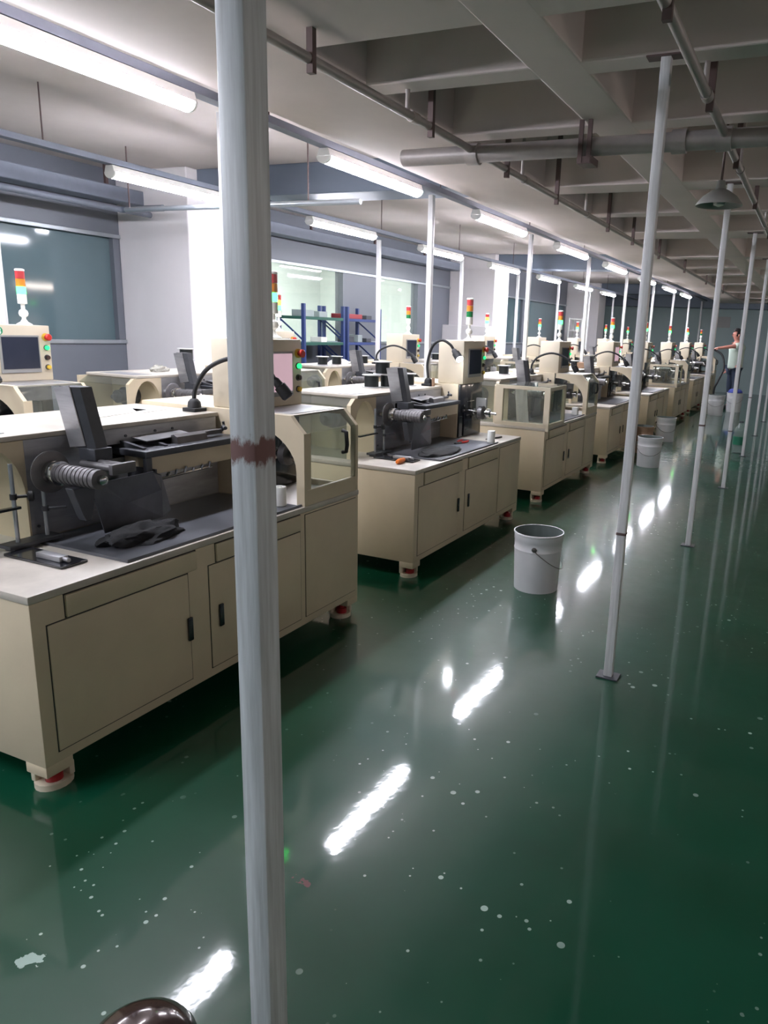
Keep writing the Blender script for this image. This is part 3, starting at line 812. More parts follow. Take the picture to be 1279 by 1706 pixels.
    b = MB(); b.box(-0.366, xc, 1.425, ee - 0.022, zt - 0.008, zt); b.build('tail_deck', 'cream_top', root, smooth=False)
    b = MB(); b.box(-0.34, xc - 0.03, 1.46, ee - 0.05, zt + 0.0003, zt + 0.0025); b.build('tail_deck_window', 'steel', root, smooth=False)
    b = MB(); b.tube([(-0.001, 1.72, 1.03), (0.022, 1.72, 1.025), (0.028, 1.72, 0.96), (0.022, 1.72, 0.925), (-0.001, 1.72, 0.92)], 0.010, 8); b.build('tail_handle', 'rubber', root)
    # control box
    b = MB(); b.box(-0.58, -0.36, 1.45, 1.875, 1.126, 1.46, 0.004); cb = b.build('control_box', 'cream_box', root)
    b = MB(); b.box(-0.359, -0.353, 1.535, 1.795, 1.175, 1.40, 0.002); b.build('screen_bezel', 'bezel', cb, smooth=False)
    b = MB(); b.box(-0.352, -0.350, 1.55, 1.785, 1.20, 1.39); b.build('screen', 'screen', cb, smooth=False)
    yb = 1.842
    b = MB(); b.cyl((-0.36, yb, 1.39), (-0.352, yb, 1.39), 0.024, n=18); b.build('stop_ring', 'yellow', cb)
    b = MB(); b.lathe([(0.012, 0), (0.012, 0.014), (0.021, 0.016), (0.021, 0.028), (0.016, 0.032)], (-0.352, yb, 1.39), (1, 0, 0), 18); b.build('emergency_stop', 'red_knob', cb)
    for z, mm in ((1.325, 'green_btn'), (1.265, 'black_btn'), (1.205, 'yellow')):
        b = MB(); b.cyl((-0.36, yb, z), (-0.354, yb, z), 0.017, n=16); b.build('button_ring', 'dark', cb)
        b = MB(); b.cyl((-0.354, yb, z), (-0.342, yb, z), 0.013, n=16); b.build('button', mm, cb)
    # signal tower
    tx, ty = -0.48, 1.80
    b = MB(); b.lathe([(0.045, 1.46), (0.045, 1.465), (0.022, 1.478), (0.012, 1.495), (0.012, 1.505), (0.024, 1.515), (0.028, 1.53), (0.024, 1.545), (0.012, 1.555), (0.012, 1.585), (0.027, 1.588), (0.027, 1.645)], (tx, ty, 0), (0, 0, 1), 20)
    tw = b.build('signal_tower', 'white', root)
    for nm, z0, mm in (('green_lens', 1.646, 'green_lit'), ('amber_lens', 1.692, 'amber_lens'), ('red_lens', 1.738, 'red_lens')):
        b = MB(); b.lathe([(0.0265, z0), (0.0265, z0 + 0.044)], (tx, ty, 0), (0, 0, 1), 20); b.build(nm, mm, tw)
    b = MB(); b.lathe([(0.028, 1.783), (0.028, 1.793), (0.02, 1.797)], (tx, ty, 0), (0, 0, 1), 20); b.build('tower_cap', 'white', tw)
    # front guard over the head end (fitted on some machines)
    g = MB()
    gx0, gx1 = -0.50, 0.03
    for (xa, xb, za, zb) in ((gx0, gx1, 1.035, 1.068), (gx0, gx1, TZ - 0.03, TZ + 0.035), (gx0, gx0 + 0.075, TZ, 1.04), (gx1 - 0.055, gx1, TZ, 1.04)):
        g.box(xa, xb, 0.0, 0.028, za, zb, 0.002)
    g.box(gx1 - 0.028, gx1, 0.028, 0.50, 1.035, 1.068, 0.002); g.box(gx1 - 0.028, gx1, 0.46, 0.50, TZ, 1.04, 0.002); g.box(gx1 - 0.028, gx1 - 0.001, 0.028, 0.50, TZ + 0.003, TZ + 0.035, 0.002)
    go = g.build('guard_frame', 'cream_box', root, smooth=False)
    g = MB(); g.box(gx0 + 0.075, gx1 - 0.055, 0.012, 0.016, TZ + 0.035, 1.035); g.box(gx1 - 0.016, gx1 - 0.012, 0.028, 0.46, TZ + 0.035, 1.035); g.build('guard_window', 'acrylic', go, smooth=False)
    g = MB(); g.box(CF, gx1, 0.0, 0.50, 1.0685, 1.074); g.build('guard_shelf', 'acrylic', go, smooth=False)
    return root
M['red_wheel'] = mat('red_adjuster', (150, 28, 34), 0.4, var=0.1)
proto = make_machine()
OFF_MESH = MB().lathe([(0.0265, 1.646), (0.0265, 1.69)], (-0.48, 1.80, 0), (0, 0, 1), 20)
_o = OFF_MESH.build('lens', 'green_lens'); OFF_ME = _o.data; bpy.data.objects.remove(_o)
_o = MB().lathe([(0.0265, 1.692), (0.0265, 1.736)], (-0.48, 1.80, 0), (0, 0, 1), 20).build('lens', 'amber_lit'); AMB_ME = _o.data; bpy.data.objects.remove(_o)
_o = MB().box(-0.352, -0.350, 1.55, 1.785, 1.20, 1.39).build('screen', 'screen_on', smooth=False); SCR_ME = _o.data; bpy.data.objects.remove(_o)

PITCH = 2.511; ROT = 0.0135
def origin(row, k):
    y = 1.375 + PITCH * k
    x = (-2.08 if row == 0 else -4.03) - ROT * (y - 1.375)
    return Vector((x, y, 0))
def W(row, k, p):
    """machine-local point to world"""
    p = Vector(p); c, s = math.cos(ROT), math.sin(ROT)
    return origin(row, k) + Vector((p.x * c - p.y * s, p.x * s + p.y * c, p.z))
GUARD = {(0, 2), (0, 5), (1, 4)}
NOTAIL = {(0, 1), (0, 4), (1, 3), (0, 6)}
UNLIT = {(0, 1), (1, 2), (0, 7)}
AMBER = {(1, 3), (1, 1)}
TAILP = ('tail_arch', 'tail_end_frame', 'tail_sill', 'tail_window', 'tail_deck', 'tail_deck_window', 'tail_handle')
MLAB = {(0, 0): 'cream winding machine nearest the camera, half behind the galvanised pillar, empty ribbed spindle',
        (0, 1): 'second winding machine of the front row, its work lamp shining on the control box',
        (0, 2): 'third winding machine of the front row, with a clear guard window and white cloth',
        (1, 0): 'nearest back-row winding machine, with a dark touch screen at the left edge',
        (1, 1): 'second winding machine of the back row, right behind the big pillar'}
for row in (0, 1):
    for k in range(8):
        skip = []
        if (row, k) not in GUARD: skip.append('guard_frame')
        if (row, k) in NOTAIL: skip += list(TAILP)
        o = copy_tree(proto, None, tuple(skip))
        o.location = origin(row, k); o.rotation_euler = (0, 0, ROT)
        if (row, k) in UNLIT:
            for l in find(o, 'green_lens'): l.data = OFF_ME
        if (row, k) in AMBER:
            for l in find(o, 'amber_lens'): l.data = AMB_ME
        if (row, k) in ((0, 0), (0, 3)):
            for l in find(o, 'screen'): l.data = SCR_ME
        lb = MLAB.get((row, k), '%s cream winding machine from the camera in the %s row' % (ordn[k], 'front' if row == 0 else 'back'))
        tag(o, lb, 'machine', 'winding machines of the %s row' % ('front' if row == 0 else 'back'))
def remove_tree(o):
    for ch in list(o.children): remove_tree(ch)
    bpy.data.objects.remove(o)
remove_tree(proto)

# round badge on the nearest back-row control box
for o in list(bpy.data.objects):
    if o.get('label') == MLAB[(1, 0)]:
        cb = find(o, 'control_box')[0]
        b = MB(); b.cyl((-0.36, 1.545, 1.425), (-0.357, 1.545, 1.425), 0.024, n=24); bd = b.build('number_badge', 'green_badge', cb)
        # white figure 3 on the badge
        pts = [Vector((-0.3565, 1.545 + 0.009 * math.cos(a), 1.4325 + 0.0075 * math.sin(a))) for a in [math.radians(150 - 24 * q) for q in range(11)]]
        pts2 = [Vector((-0.3565, 1.545 + 0.010 * math.cos(a), 1.4165 + 0.0085 * math.sin(a))) for a in [math.radians(90 - 24 * q) for q in range(11)]]
        b = MB(); b.tube(pts, 0.0022, 6); b.tube(pts2, 0.0022, 6); b.build('badge_figure', 'paper', bd)

# ------------------------------------------------------------------ gooseneck work lamps
def gooseneck(row, k, base, mid, end, aim, label, lit=False):
    e = empty('gooseneck_lamp', W(row, k, (base[0], base[1], CZ)), ROT)
    B = Vector((base[0], base[1], CZ))
    b = MB(); b.box(-0.04, 0.04, -0.04, 0.04, 0, 0.018, 0.003); b.lathe([(0.033, 0.018), (0.030, 0.045), (0.018, 0.06), (0.013, 0.062)], (0, 0, 0), (0, 0, 1), 12); b.build('magnet_base', 'rubber', e)
    pts = spline([(0, 0, 0.06)] + [Vector(p) - B for p in mid] + [Vector(end) - B], 6)
    b = MB(); b.tube(pts, 0.0105, 10); b.build('flexible_arm', 'rubber', e)
    a = Vector(aim).normalized(); p = Vector(end) - B
    b = MB(); b.lathe([(0.013, -0.012), (0.02, 0.0), (0.022, 0.03), (0.030, 0.034), (0.031, 0.095), (0.027, 0.10)], p, a, 20); h = b.build('lamp_head', 'rubber', e)
    b = MB(); b.lathe([(0.026, 0.1), (0.026, 0.104)], p, a, 20); b.build('lamp_lens', 'led' if lit else 'led_off', h)
    tag(e, label, 'lamp', 'gooseneck lamps on the machines')
gooseneck(0, 0, (-0.62, 1.365), [(-0.61, 1.37, 1.22), (-0.55, 1.385, 1.31), (-0.43, 1.395, 1.365), (-0.32, 1.42, 1.365), (-0.29, 1.50, 1.335)], (-0.295, 1.575, 1.265), (0.5, 0.3, -0.75), 'black gooseneck work lamp on the nearest front-row machine, crossing behind the pillar')
gooseneck(0, 1, (-0.60, 1.32), [(-0.61, 1.32, 1.28), (-0.575, 1.33, 1.41), (-0.50, 1.335, 1.458), (-0.43, 1.34, 1.43)], (-0.395, 1.34, 1.385), (0.75, -0.45, -0.65), 'lit gooseneck lamp glaring on the second front-row machine', True)
for row in (0, 1):
    for k in range(8):
        if row == 0 and k < 2: continue
        j = random.uniform(-0.02, 0.02)
        lb = 'bent gooseneck lamp on the %s machine of the %s row' % (ordn[k], 'front' if row == 0 else 'back')
        gooseneck(row, k, (-0.60, 1.25), [(-0.59, 1.25, 1.22), (-0.53, 1.26, 1.30 + j), (-0.40, 1.29, 1.345 + j), (-0.27, 1.32, 1.315 + j)], (-0.17, 1.33, 1.25 + j), (0.5, 0.1, -0.8), lb)

# ------------------------------------------------------------------ reels on the decks
def reel_proto():
    e = empty('wire_reel')
    b = MB(); b.lathe([(0.052, 0.006), (0.053, 0.088)], (0, 0, 0), (0, 0, 1), 24); b.build('winding', 'wire', e)
    b = MB(); b.lathe([(0.02, 0.087), (0.069, 0.088), (0.069, 0.0945), (0.02, 0.095)], (0, 0, 0), (0, 0, 1), 28); b.build('flange', 'flange', e)
    b = MB(); b.lathe([(0.02, 0.0), (0.069, 0.0005), (0.069, 0.007), (0.02, 0.008)], (0, 0, 0), (0, 0, 1), 28); b.build('flange', 'flange', e)
    return e
rp = reel_proto(); nreel = 0
def reel(row, k, x, y, lev, label, group):
    global nreel
    o = rp if nreel == 0 else copy_tree(rp); nreel += 1
    o.location = W(row, k, (x, y, CZ + 0.0951 * lev)); o.rotation_euler = (0, 0, random.random() * 6)
    tag(o, label, 'reel', group)
g_ = 'reels on the second front-row machine'
reel(0, 1, -0.80, 0.80, 0, 'dark wire reel at the left foot of the three-reel pile, second front-row machine', g_)
reel(0, 1, -0.74, 0.93, 0, 'dark wire reel at the right foot of the three-reel pile, second front-row machine', g_)
reel(0, 1, -0.755, 0.88, 1, 'dark wire reel on top of the three-reel pile, second front-row machine', g_)
reel(0, 1, -0.72, 1.20, 0, 'single dark wire reel beside the lit gooseneck lamp base', g_)
g_ = 'reels on the nearest back-row machine'
# pile against the white column
reel(1, 1, -0.72, 0.88, 0, 'dark reel under another beside the grey guide plate, back row left of the pillar', 'reels left of the pillar')
reel(1, 1, -0.72, 0.88, 1, 'dark reel stacked on another beside the grey guide plate, left of the pillar', 'reels left of the pillar')
reel(1, 2, -0.74, 0.36, 0, 'dark reel at the left end of the back-row deck in front of the blue rack', 'reels in front of the rack')
reel(1, 2, -0.72, 0.60, 0, 'dark reel second from the left on the back-row deck in front of the blue rack', 'reels in front of the rack')
reel(1, 2, -0.70, 1.12, 0, 'dark reel right of the guide plate on the back-row deck in front of the rack', 'reels in front of the rack')
reel(0, 2, -0.78, 0.9, 0, 'dark reel on the deck of the guarded third front-row machine', 'reels on the third front-row machine')
reel(1, 3, -0.70, 0.95, 0, 'dark reel on the deck of the fourth back-row machine', 'reels further along the back row')
reel(1, 3, -0.75, 0.62, 0, 'dark reel nearer the camera on the fourth back-row machine', 'reels further along the back row')
reel(0, 3, -0.74, 0.92, 0, 'dark reel on the deck of the fourth front-row machine', 'reels further along the front row')
reel(0, 4, -0.74, 0.90, 0, 'dark reel on the deck of the fifth front-row machine', 'reels further along the front row')

# ------------------------------------------------------------------ loose things on the machines
def at(name, row, k, p):
    return empty(name, W(row, k, p), ROT)

def gauge_stand(row, k, label, arm_side):
    e = at('gauge_stand', row, k, (0, 0, TZ))
    b = MB(); b.box(-0.43, -0.135, 0.222, 0.325, 0.0, 0.010, 0.002); b.build('base_plate', 'black', e, smooth=False)
    b = MB(); b.box(-0.50, -0.43, 0.25, 0.462, 0.012, 0.026, 0.002); b.box(-0.49, -0.44, 0.27, 0.37, 0.0, 0.012); b.build('cross_plate', 'dark', e, smooth=False)
    b = MB(); b.box(-0.30, -0.18, 0.25, 0.285, 0.010, 0.03, 0.003); b.cyl((-0.18, 0.267, 0.02), (-0.155, 0.267, 0.02), 0.008, n=10); b.build('sliding_block', 'steel', e)
    for yy, h in ((0.306, 0.315), (0.424, 0.32)):
        b = MB(); b.cyl((-0.468, yy, 0.026), (-0.468, yy, h), 0.0075, n=12); r = b.build('rod', 'alu', e)
    b = MB(); b.cyl((-0.468, 0.306, 0.185), (-0.468, 0.306, 0.205), 0.012, n=12); b.cyl((-0.46, 0.315, 0.195), (-0.44, 0.35, 0.195), 0.006, n=8); b.lathe([(0.012, 0), (0.02, 0.004), (0.02, 0.018), (0.012, 0.022)], (-0.44, 0.34, 0.195), (0.6, 0.8, 0), 14); b.build('clamp_knob', 'rubber', e)
    b = MB(); b.box(-0.478, -0.455, 0.10, 0.325, 0.148, 0.158, 0.002); b.build('arm', 'black', e, smooth=False)
    b = MB(); b.cyl((-0.466, 0.424, 0.12), (-0.466, 0.424, 0.138), 0.013, n=12); b.tube([(-0.466, 0.424, 0.13), (-0.44, 0.44, 0.132), (-0.41, 0.47, 0.135)], 0.005, 8); b.build('clamp', 'dark', e)
    tag(e, label, 'gauge stand', 'two-rod gauge stands')
gauge_stand(0, 0, 'two-rod steel gauge stand on a black base, on the nearest front-row worktop', 1)
gauge_stand(0, 1, 'two-rod gauge stand behind the orange screwdriver, second front-row machine', 1)

def blob(name, row, k, cx, cy, z, rx, ry, h, mname, label, cat, seed, amp=0.3, group=None):
    e = bmesh.new()
    bmesh.ops.create_icosphere(e, subdivisions=4, radius=1.0)
    for v in e.verts:
        n = noise.fractal(v.co * 1.7 + Vector((seed, seed * 2, 0)), 1.0, 2.0, 4) * amp
        d = 1 + n
        v.co = Vector((v.co.x * rx * d, v.co.y * ry * d, max(0.0, (v.co.z * 0.9 + 0.15) * h * (1 + 1.2 * n))))
    bb = MB(); bb.bm.free(); bb.bm = e
    o = bb.build(name, mname)
    o.location = W(row, k, (cx, cy, z)); o.rotation_euler = (0, 0, ROT)
    tag(o, label, cat, group)
    return o
blob('black_cloth', 0, 0, -0.20, 0.63, TZ + 0.0042, 0.085, 0.17, 0.055, 'cloth_black', 'crumpled black cloth on the steel tray of the nearest front-row machine', 'cloth', 1.3)
blob('black_cloth', 0, 1, -0.17, 0.70, TZ + 0.0042, 0.11, 0.26, 0.022, 'cloth_black', 'flat black cloth spread on the steel tray of the second front-row machine', 'cloth', 5.1, 0.2)
blob('cloth_roll', 1, 1, -0.80, 0.66, CZ + 0.0005, 0.04, 0.09, 0.045, 'cloth_grey', 'crumpled pale cloth on the back-row deck left of the pillar', 'cloth', 2.2)
blob('plastic_bag', 1, 2, -0.86, 0.86, CZ + 0.0005, 0.10, 0.13, 0.05, 'paper', 'white plastic bag on the back-row deck in front of the blue rack', 'bag', 3.3)
blob('paper_scrap', 0, 2, -0.64, 1.05, CZ + 0.0005, 0.07, 0.16, 0.055, 'white_film', 'crumpled white sheet on the deck of the guarded third front-row machine', 'paper', 4.4)

def sheet(row, k, pts, label, z=CZ + 0.0006):
    b = MB(); b.prism(pts, 'xy', 0, 0.002); o = b.build('paper_sheet', 'paper', smooth=False)
    o.location = W(row, k, (0, 0, z)); o.rotation_euler = (0, 0, ROT)
    tag(o, label, 'paper', 'paper sheets')
sheet(0, 0, [(-0.72, 0.90), (-0.80, 1.25), (-1.01, 1.22), (-0.90, 0.92)], 'white paper sheet lying on the nearest front-row deck left of the gooseneck lamp')
sheet(0, 0, [(-0.72, 1.12), (-0.76, 1.33), (-0.98, 1.36), (-0.95, 1.27)], 'white paper sheet half hidden behind the gooseneck lamp base, nearest machine')
sheet(0, 1, [(-0.62, 0.98), (-0.64, 1.13), (-0.82, 1.12), (-0.80, 1.0)], 'white paper sheet beside the single reel on the second front-row machine')

def cup(row, k, x, y, label):
    b = MB(); b.lathe([(0.027, 0.0), (0.030, 0.004), (0.030, 0.088), (0.028, 0.092), (0.012, 0.092), (0.010, 0.085)], (0, 0, 0), (0, 0, 1), 24)
    o = b.build('white_cup', 'white'); o.location = W(row, k, (x, y, TZ + 0.0042)); tag(o, label, 'cup', 'white cups')
cup(0, 0, -0.10, 1.345, 'white plastic cup inside the tail arch of the nearest front-row machine')
cup(0, 1, -0.06, 1.36, 'white plastic cup beside the pliers on the second front-row machine')
b = MB(); b.box(-0.03, 0.03, -0.03, 0.03, 0, 0.08, 0.003); b.mi = 1; b.cyl((0.0305, 0, 0.05), (0.033, 0, 0.05), 0.012, n=14)
o = b.build('white_carton', ['white', 'dark']); o.location = W(0, 2, (-0.10, 1.33, TZ + 0.0042)); tag(o, 'small white carton inside the tail arch of the third front-row machine', 'box')

# screwdriver
e = at('screwdriver', 0, 1, (-0.19, 0.13, TZ + 0.0175)); e.rotation_euler = (0, 0, 0.1)
b = MB(); b.lathe([(0.008, 0), (0.014, 0.006), (0.017, 0.03), (0.016, 0.07), (0.012, 0.088), (0.014, 0.1), (0.009, 0.112)], (0, -0.02, 0), (0, 1, 0.0), 16); b.build('handle', 'orange', e)
b = MB(); b.cyl((0, 0.09, 0), (0, 0.22, -0.004), 0.0035, n=10); b.build('shaft', 'dark', e)
tag(e, 'orange-handled screwdriver at the corner of the second front-row worktop', 'screwdriver')
# pliers
e = at('pliers', 0, 1, (-0.24, 1.16, TZ + 0.012))
for s in (-1, 1):
    b = MB(); b.tube(spline([(0.02 * s, 0.0, 0), (0.012 * s, -0.02, 0), (-0.006 * s, -0.05, 0), (-0.004 * s, -0.075, 0)]), [0.006] * 6 + [0.005] * 13, 8); b.build('jaw', 'dark', e)
    b = MB(); b.tube(spline([(0.018 * s, 0.0, 0), (0.03 * s, 0.05, 0), (0.026 * s, 0.11, 0)]), 0.0078, 8); b.build('grip', 'red_knob', e)
tag(e, 'red-gripped pliers lying on the tray of the second front-row machine', 'pliers')
b = MB(); b.cyl((0, 0, 0), (0.03, 0.13, 0), 0.007, n=10); b.cyl((-0.02, -0.08, 0), (0, 0, 0), 0.003, n=8)
o = b.build('hex_driver', 'black'); o.location = W(0, 1, (-0.13, 1.55, TZ + 0.0075)); tag(o, 'black hex driver near the far corner of the second front-row worktop', 'tool')
for q, (yy, hh) in enumerate(((1.47, 0.05), (1.56, 0.065))):
    b = MB(); b.cyl((0, 0, 0), (0, 0, hh), 0.012, n=12); o = b.build('bushing', 'card'); o.location = W(0, 1, (-0.345 - 0.0, 1.435, 0)) ; o.location = W(0, 1, (-0.60 + 0.05 * q, 1.40 - 0.09 * q, CZ + 0.0003)); tag(o, ['short brown bushing left on the second front-row deck', 'tall brown bushing right on the second front-row deck'][q], 'bushing', 'bushings on the deck')
# white cloth hanging inside the guard of the third machine
b = MB()
g = []
for i in range(13):
    row_ = []
    for j in range(17):
        u, v = i / 12, j / 16
        x = -0.33 + 0.12 * u + 0.02 * v; z = 1.03 - v * (1.03 - TZ - 0.006)
        y = 0.055 + 0.012 * math.sin(u * 12 + v * 2) + 0.03 * v * v
        row_.append(b.bm.verts.new((x, y, z)))
    g.append(row_)
for i in range(12):
    for j in range(16): b.bm.faces.new((g[i][j], g[i + 1][j], g[i + 1][j + 1], g[i][j + 1]))
bmesh.ops.solidify(b.bm, geom=list(b.bm.faces), thickness=0.003)
o = b.build('white_cloth', 'white_film'); o.location = origin(0, 2); o.rotation_euler = (0, 0, ROT)
tag(o, 'white cloth hanging behind the guard window of the third front-row machine', 'cloth')
# brown carton on the fourth machine
b = MB(); b.box(-0.09, 0.09, -0.15, 0.15, 0, 0.075, 0.003); o = b.build('cardboard_box', 'card', smooth=False); o.location = W(0, 3, (-0.62, 0.98, CZ + 0.0003)); o.rotation_euler = (0, 0, 0.2)
tag(o, 'brown cardboard box on the deck of the fourth front-row machine', 'box')

# ------------------------------------------------------------------ pails
def pail(x, y, label, r=0.15, h=0.365, rz=0.0, mname='pail', group='white paint pails on the floor', handle=True):
    e = empty('paint_pail', (x, y, 0), rz)
    b = MB(); b.mi = 0
    b.lathe([(r * 0.90, 0.0), (r * 0.905, 0.006), (r * 0.97, h * 0.70), (r * 0.985, h * 0.705), (r * 0.985, h * 0.72), (r * 0.97, h * 0.73), (r * 0.985, h * 0.86), (r * 1.0, h * 0.87), (r * 1.0, h * 0.965), (r * 1.03, h * 0.975), (r * 1.03, h), (r * 0.985, h)], (0, 0, 0), (0, 0, 1), 40, caps=False)
    b.mi = 1
    b.lathe([(r * 0.985, h), (r * 0.95, h * 0.6), (r * 0.9, 0.02), (0.001, 0.018)], (0, 0, 0), (0, 0, 1), 40, caps=False)
    b.lathe([(r * 0.90, 0.0), (0.001, 0.001)], (0, 0, 0), (0, 0, 1), 40, caps=False)
    b.build('bucket', [mname, 'pail_in'], e)
    if handle:
        p = []
        for q in range(25):
            a = PI * q / 24
            x_, yy = r * 1.06 * math.cos(a), r * 1.06 * math.sin(a)
            p.append((x_, -abs(yy), h * 0.76 - 0.13 * math.sin(a)))
        b = MB(); b.tube(p, 0.0025, 6); b.build('wire_handle', 'wirem', e)
        for s in (-1, 1):
            b = MB(); b.lathe([(0.016, 0), (0.016, 0.004), (0.007, 0.006), (0.006, 0.016)], (s * r * 0.972, 0, h * 0.77), (s, 0, 0), 14); b.build('handle_lug', 'wirem', e)
    tag(e, label, 'pail', group)
    return e
pail(-1.395, 4.175, 'big white pail in front of the second and third machines, nearest of all the pails', rz=1.745)
pail(-1.70, 9.12, 'white pail beside the nearest aisle post, second nearest', rz=0.2)
pail(-1.95, 11.6, 'white pail just behind the second pail, close to the machines', rz=0.4)
pail(-2.02, 10.2, 'brown pail tucked by the machine corner behind the second pail', mname='pail_brown' if 'pail_brown' in M else 'card', rz=0.3)
pail(-1.78, 16.5, 'white pail between the second post and the person', r=0.17, h=0.42)
pail(-1.52, 17.6, 'white pail at the feet of the person, a blue rag on it', r=0.17, h=0.42)
o = blob('blue_rag', 0, 0, 0, 0, 0, 0.15, 0.15, 0.09, 'blue_rag', 'blue rag lying over the pail at the feet of the person', 'cloth', 7.7, 0.15)
o.location = (-1.52, 17.6, 0.4202)

# water bottle
e = empty('water_bottle', (-0.82, 11.06, 0))
b = MB(); b.lathe([(0.075, 0.0), (0.085, 0.01), (0.085, 0.09), (0.082, 0.10), (0.085, 0.11), (0.085, 0.26), (0.08, 0.28), (0.085, 0.30), (0.07, 0.36), (0.03, 0.415), (0.025, 0.43)], (0, 0, 0), (0, 0, 1), 28); b.build('bottle', 'bottle', e)
b = MB(); b.lathe([(0.0865, 0.125), (0.0868, 0.13), (0.0868, 0.235), (0.0865, 0.24)], (0, 0, 0), (0, 0, 1), 28, caps=False); b.build('bottle_label', 'label_green', e)
b = MB(); b.cyl((0, 0, 0.43), (0, 0, 0.455), 0.03, n=18); b.build('cap', 'dark', e)
tag(e, 'large clear water bottle with a green label on the floor between the posts', 'bottle')

# dark rounded lid at the bottom edge
e = empty('dome_lid', (-0.985, 0.772, 0), 0.5); e.scale = (1, 1, 0.83)
b = MB(); b.lathe([(0.095, 0.0), (0.10, 0.01), (0.10, 0.225), (0.106, 0.23), (0.106, 0.238), (0.095, 0.26), (0.07, 0.286), (0.035, 0.298), (0.001, 0.301)], (0, 0, 0), (0, 0, 1), 40, caps=False); b.build('dome', 'brown_dome', e)
b = MB(); b.box(0.06, 0.135, -0.02, 0.02, 0.262, 0.274, 0.003); b.build('tab_handle', 'brown_dome', e)
tag(e, 'dark brown domed canister with a side tab at the bottom edge of the photo', 'canister')

# ------------------------------------------------------------------ rack by the left wall
e = empty('storage_rack', (-6.45, 8.55, 0))
for (yy, ht) in ((0, 1.80), (0.95, 1.80), (1.06, 1.80), (1.98, 1.80)):
    for x in (0.0, -0.42):
        b = MB(); b.box(x - 0.025, x + 0.025, yy - 0.02, yy + 0.02, 0, ht, 0.003); b.build('upright', 'rack_blue', e, smooth=False)
for z in (0.42, 0.92, 1.27, 1.62):
    for (ya, yb) in ((0.0, 0.95), (1.06, 1.98)):
        b = MB(); b.box(-0.44, 0.02, ya, yb, z - 0.03, z + 0.01, 0.003); b.build('shelf', 'rack_green' if ya == 0 else 'rack_blue', e, smooth=False)
for yy in (0, 0.95, 1.06, 1.98):
    for z in (0.45, 0.95, 1.30):
        b = MB(); p0 = Vector((0, yy, z)); p1 = Vector((-0.42, yy, z + 0.3)); b.obox((p0 + p1) / 2, p1 - p0, (0, 1, 0), Vector((0.3, 0, 0.42)), (p1 - p0).length, 0.015, 0.02); b.build('brace', 'rack_blue', e, smooth=False)
tag(e, 'blue steel storage rack standing before the bright window by the left wall', 'rack')
bins = [(-0.2, 0.25, 1.63, 0.12, 0.1, 0.09, 'box_grey', 'grey bin left on the top shelf of the blue rack'), (-0.2, 0.6, 1.63, 0.10, 0.1, 0.08, 'box_grey', 'grey bin right of the first on the top shelf of the blue rack'),
        (-0.2, 1.35, 1.63, 0.14, 0.22, 0.07, 'box_red', 'long red bin on the top shelf of the blue rack'), (-0.15, 1.75, 1.63, 0.1, 0.08, 0.06, 'dark', 'dark small box on the top shelf of the blue rack'),
        (-0.15, 0.55, 1.28, 0.1, 0.07, 0.07, 'paper', 'white carton on the middle shelf of the blue rack, left bay'), (-0.15, 1.25, 1.28, 0.1, 0.08, 0.09, 'dark', 'dark tin on the middle shelf of the rack, left in the right bay'),
        (-0.15, 1.5, 1.28, 0.1, 0.06, 0.11, 'box_grey', 'tall grey carton on the middle shelf of the rack'), (-0.15, 1.75, 1.28, 0.1, 0.07, 0.06, 'dark', 'dark tin on the middle shelf of the rack, far right')]
for (x, y, z, a, c, h, mm, lb) in bins:
    b = MB(); b.box(-a, a, -c, c, 0, h, 0.006); o = b.build('storage_bin', mm, smooth=False); o.location = (-6.45 + x, 8.55 + y, z + 0.0003 - 0.0); tag(o, lb, 'bin', 'bins on the blue rack')
e = empty('storage_rack', (-6.2, 20.5, 0))
for x in (-0.19, 0.19):
    for y in (0.0, 0.4):
        b = MB(); b.box(x - 0.02, x + 0.02, y - 0.02, y + 0.02, 0, 1.97, 0.003); b.build('upright', 'white', e, smooth=False)
for z in (0.4, 0.85, 1.3, 1.62, 1.93):
    b = MB(); b.box(-0.19, 0.19, -0.01, 0.41, z, z + 0.03, 0.003); b.build('shelf', 'white', e, smooth=False)
tag(e, 'narrow white open rack far back by the third white column', 'rack')
# wall notice at the far end
b = MB(); b.box(-0.26, 0.26, -0.008, 0.0, -0.16, 0.16, 0.002); o = b.build('wall_notice', 'bezel', smooth=False); o.location = (-2.72, YF - 0.0005, 2.07); tag(o, 'small pale notice board on the far wall above the head of the person', 'notice')

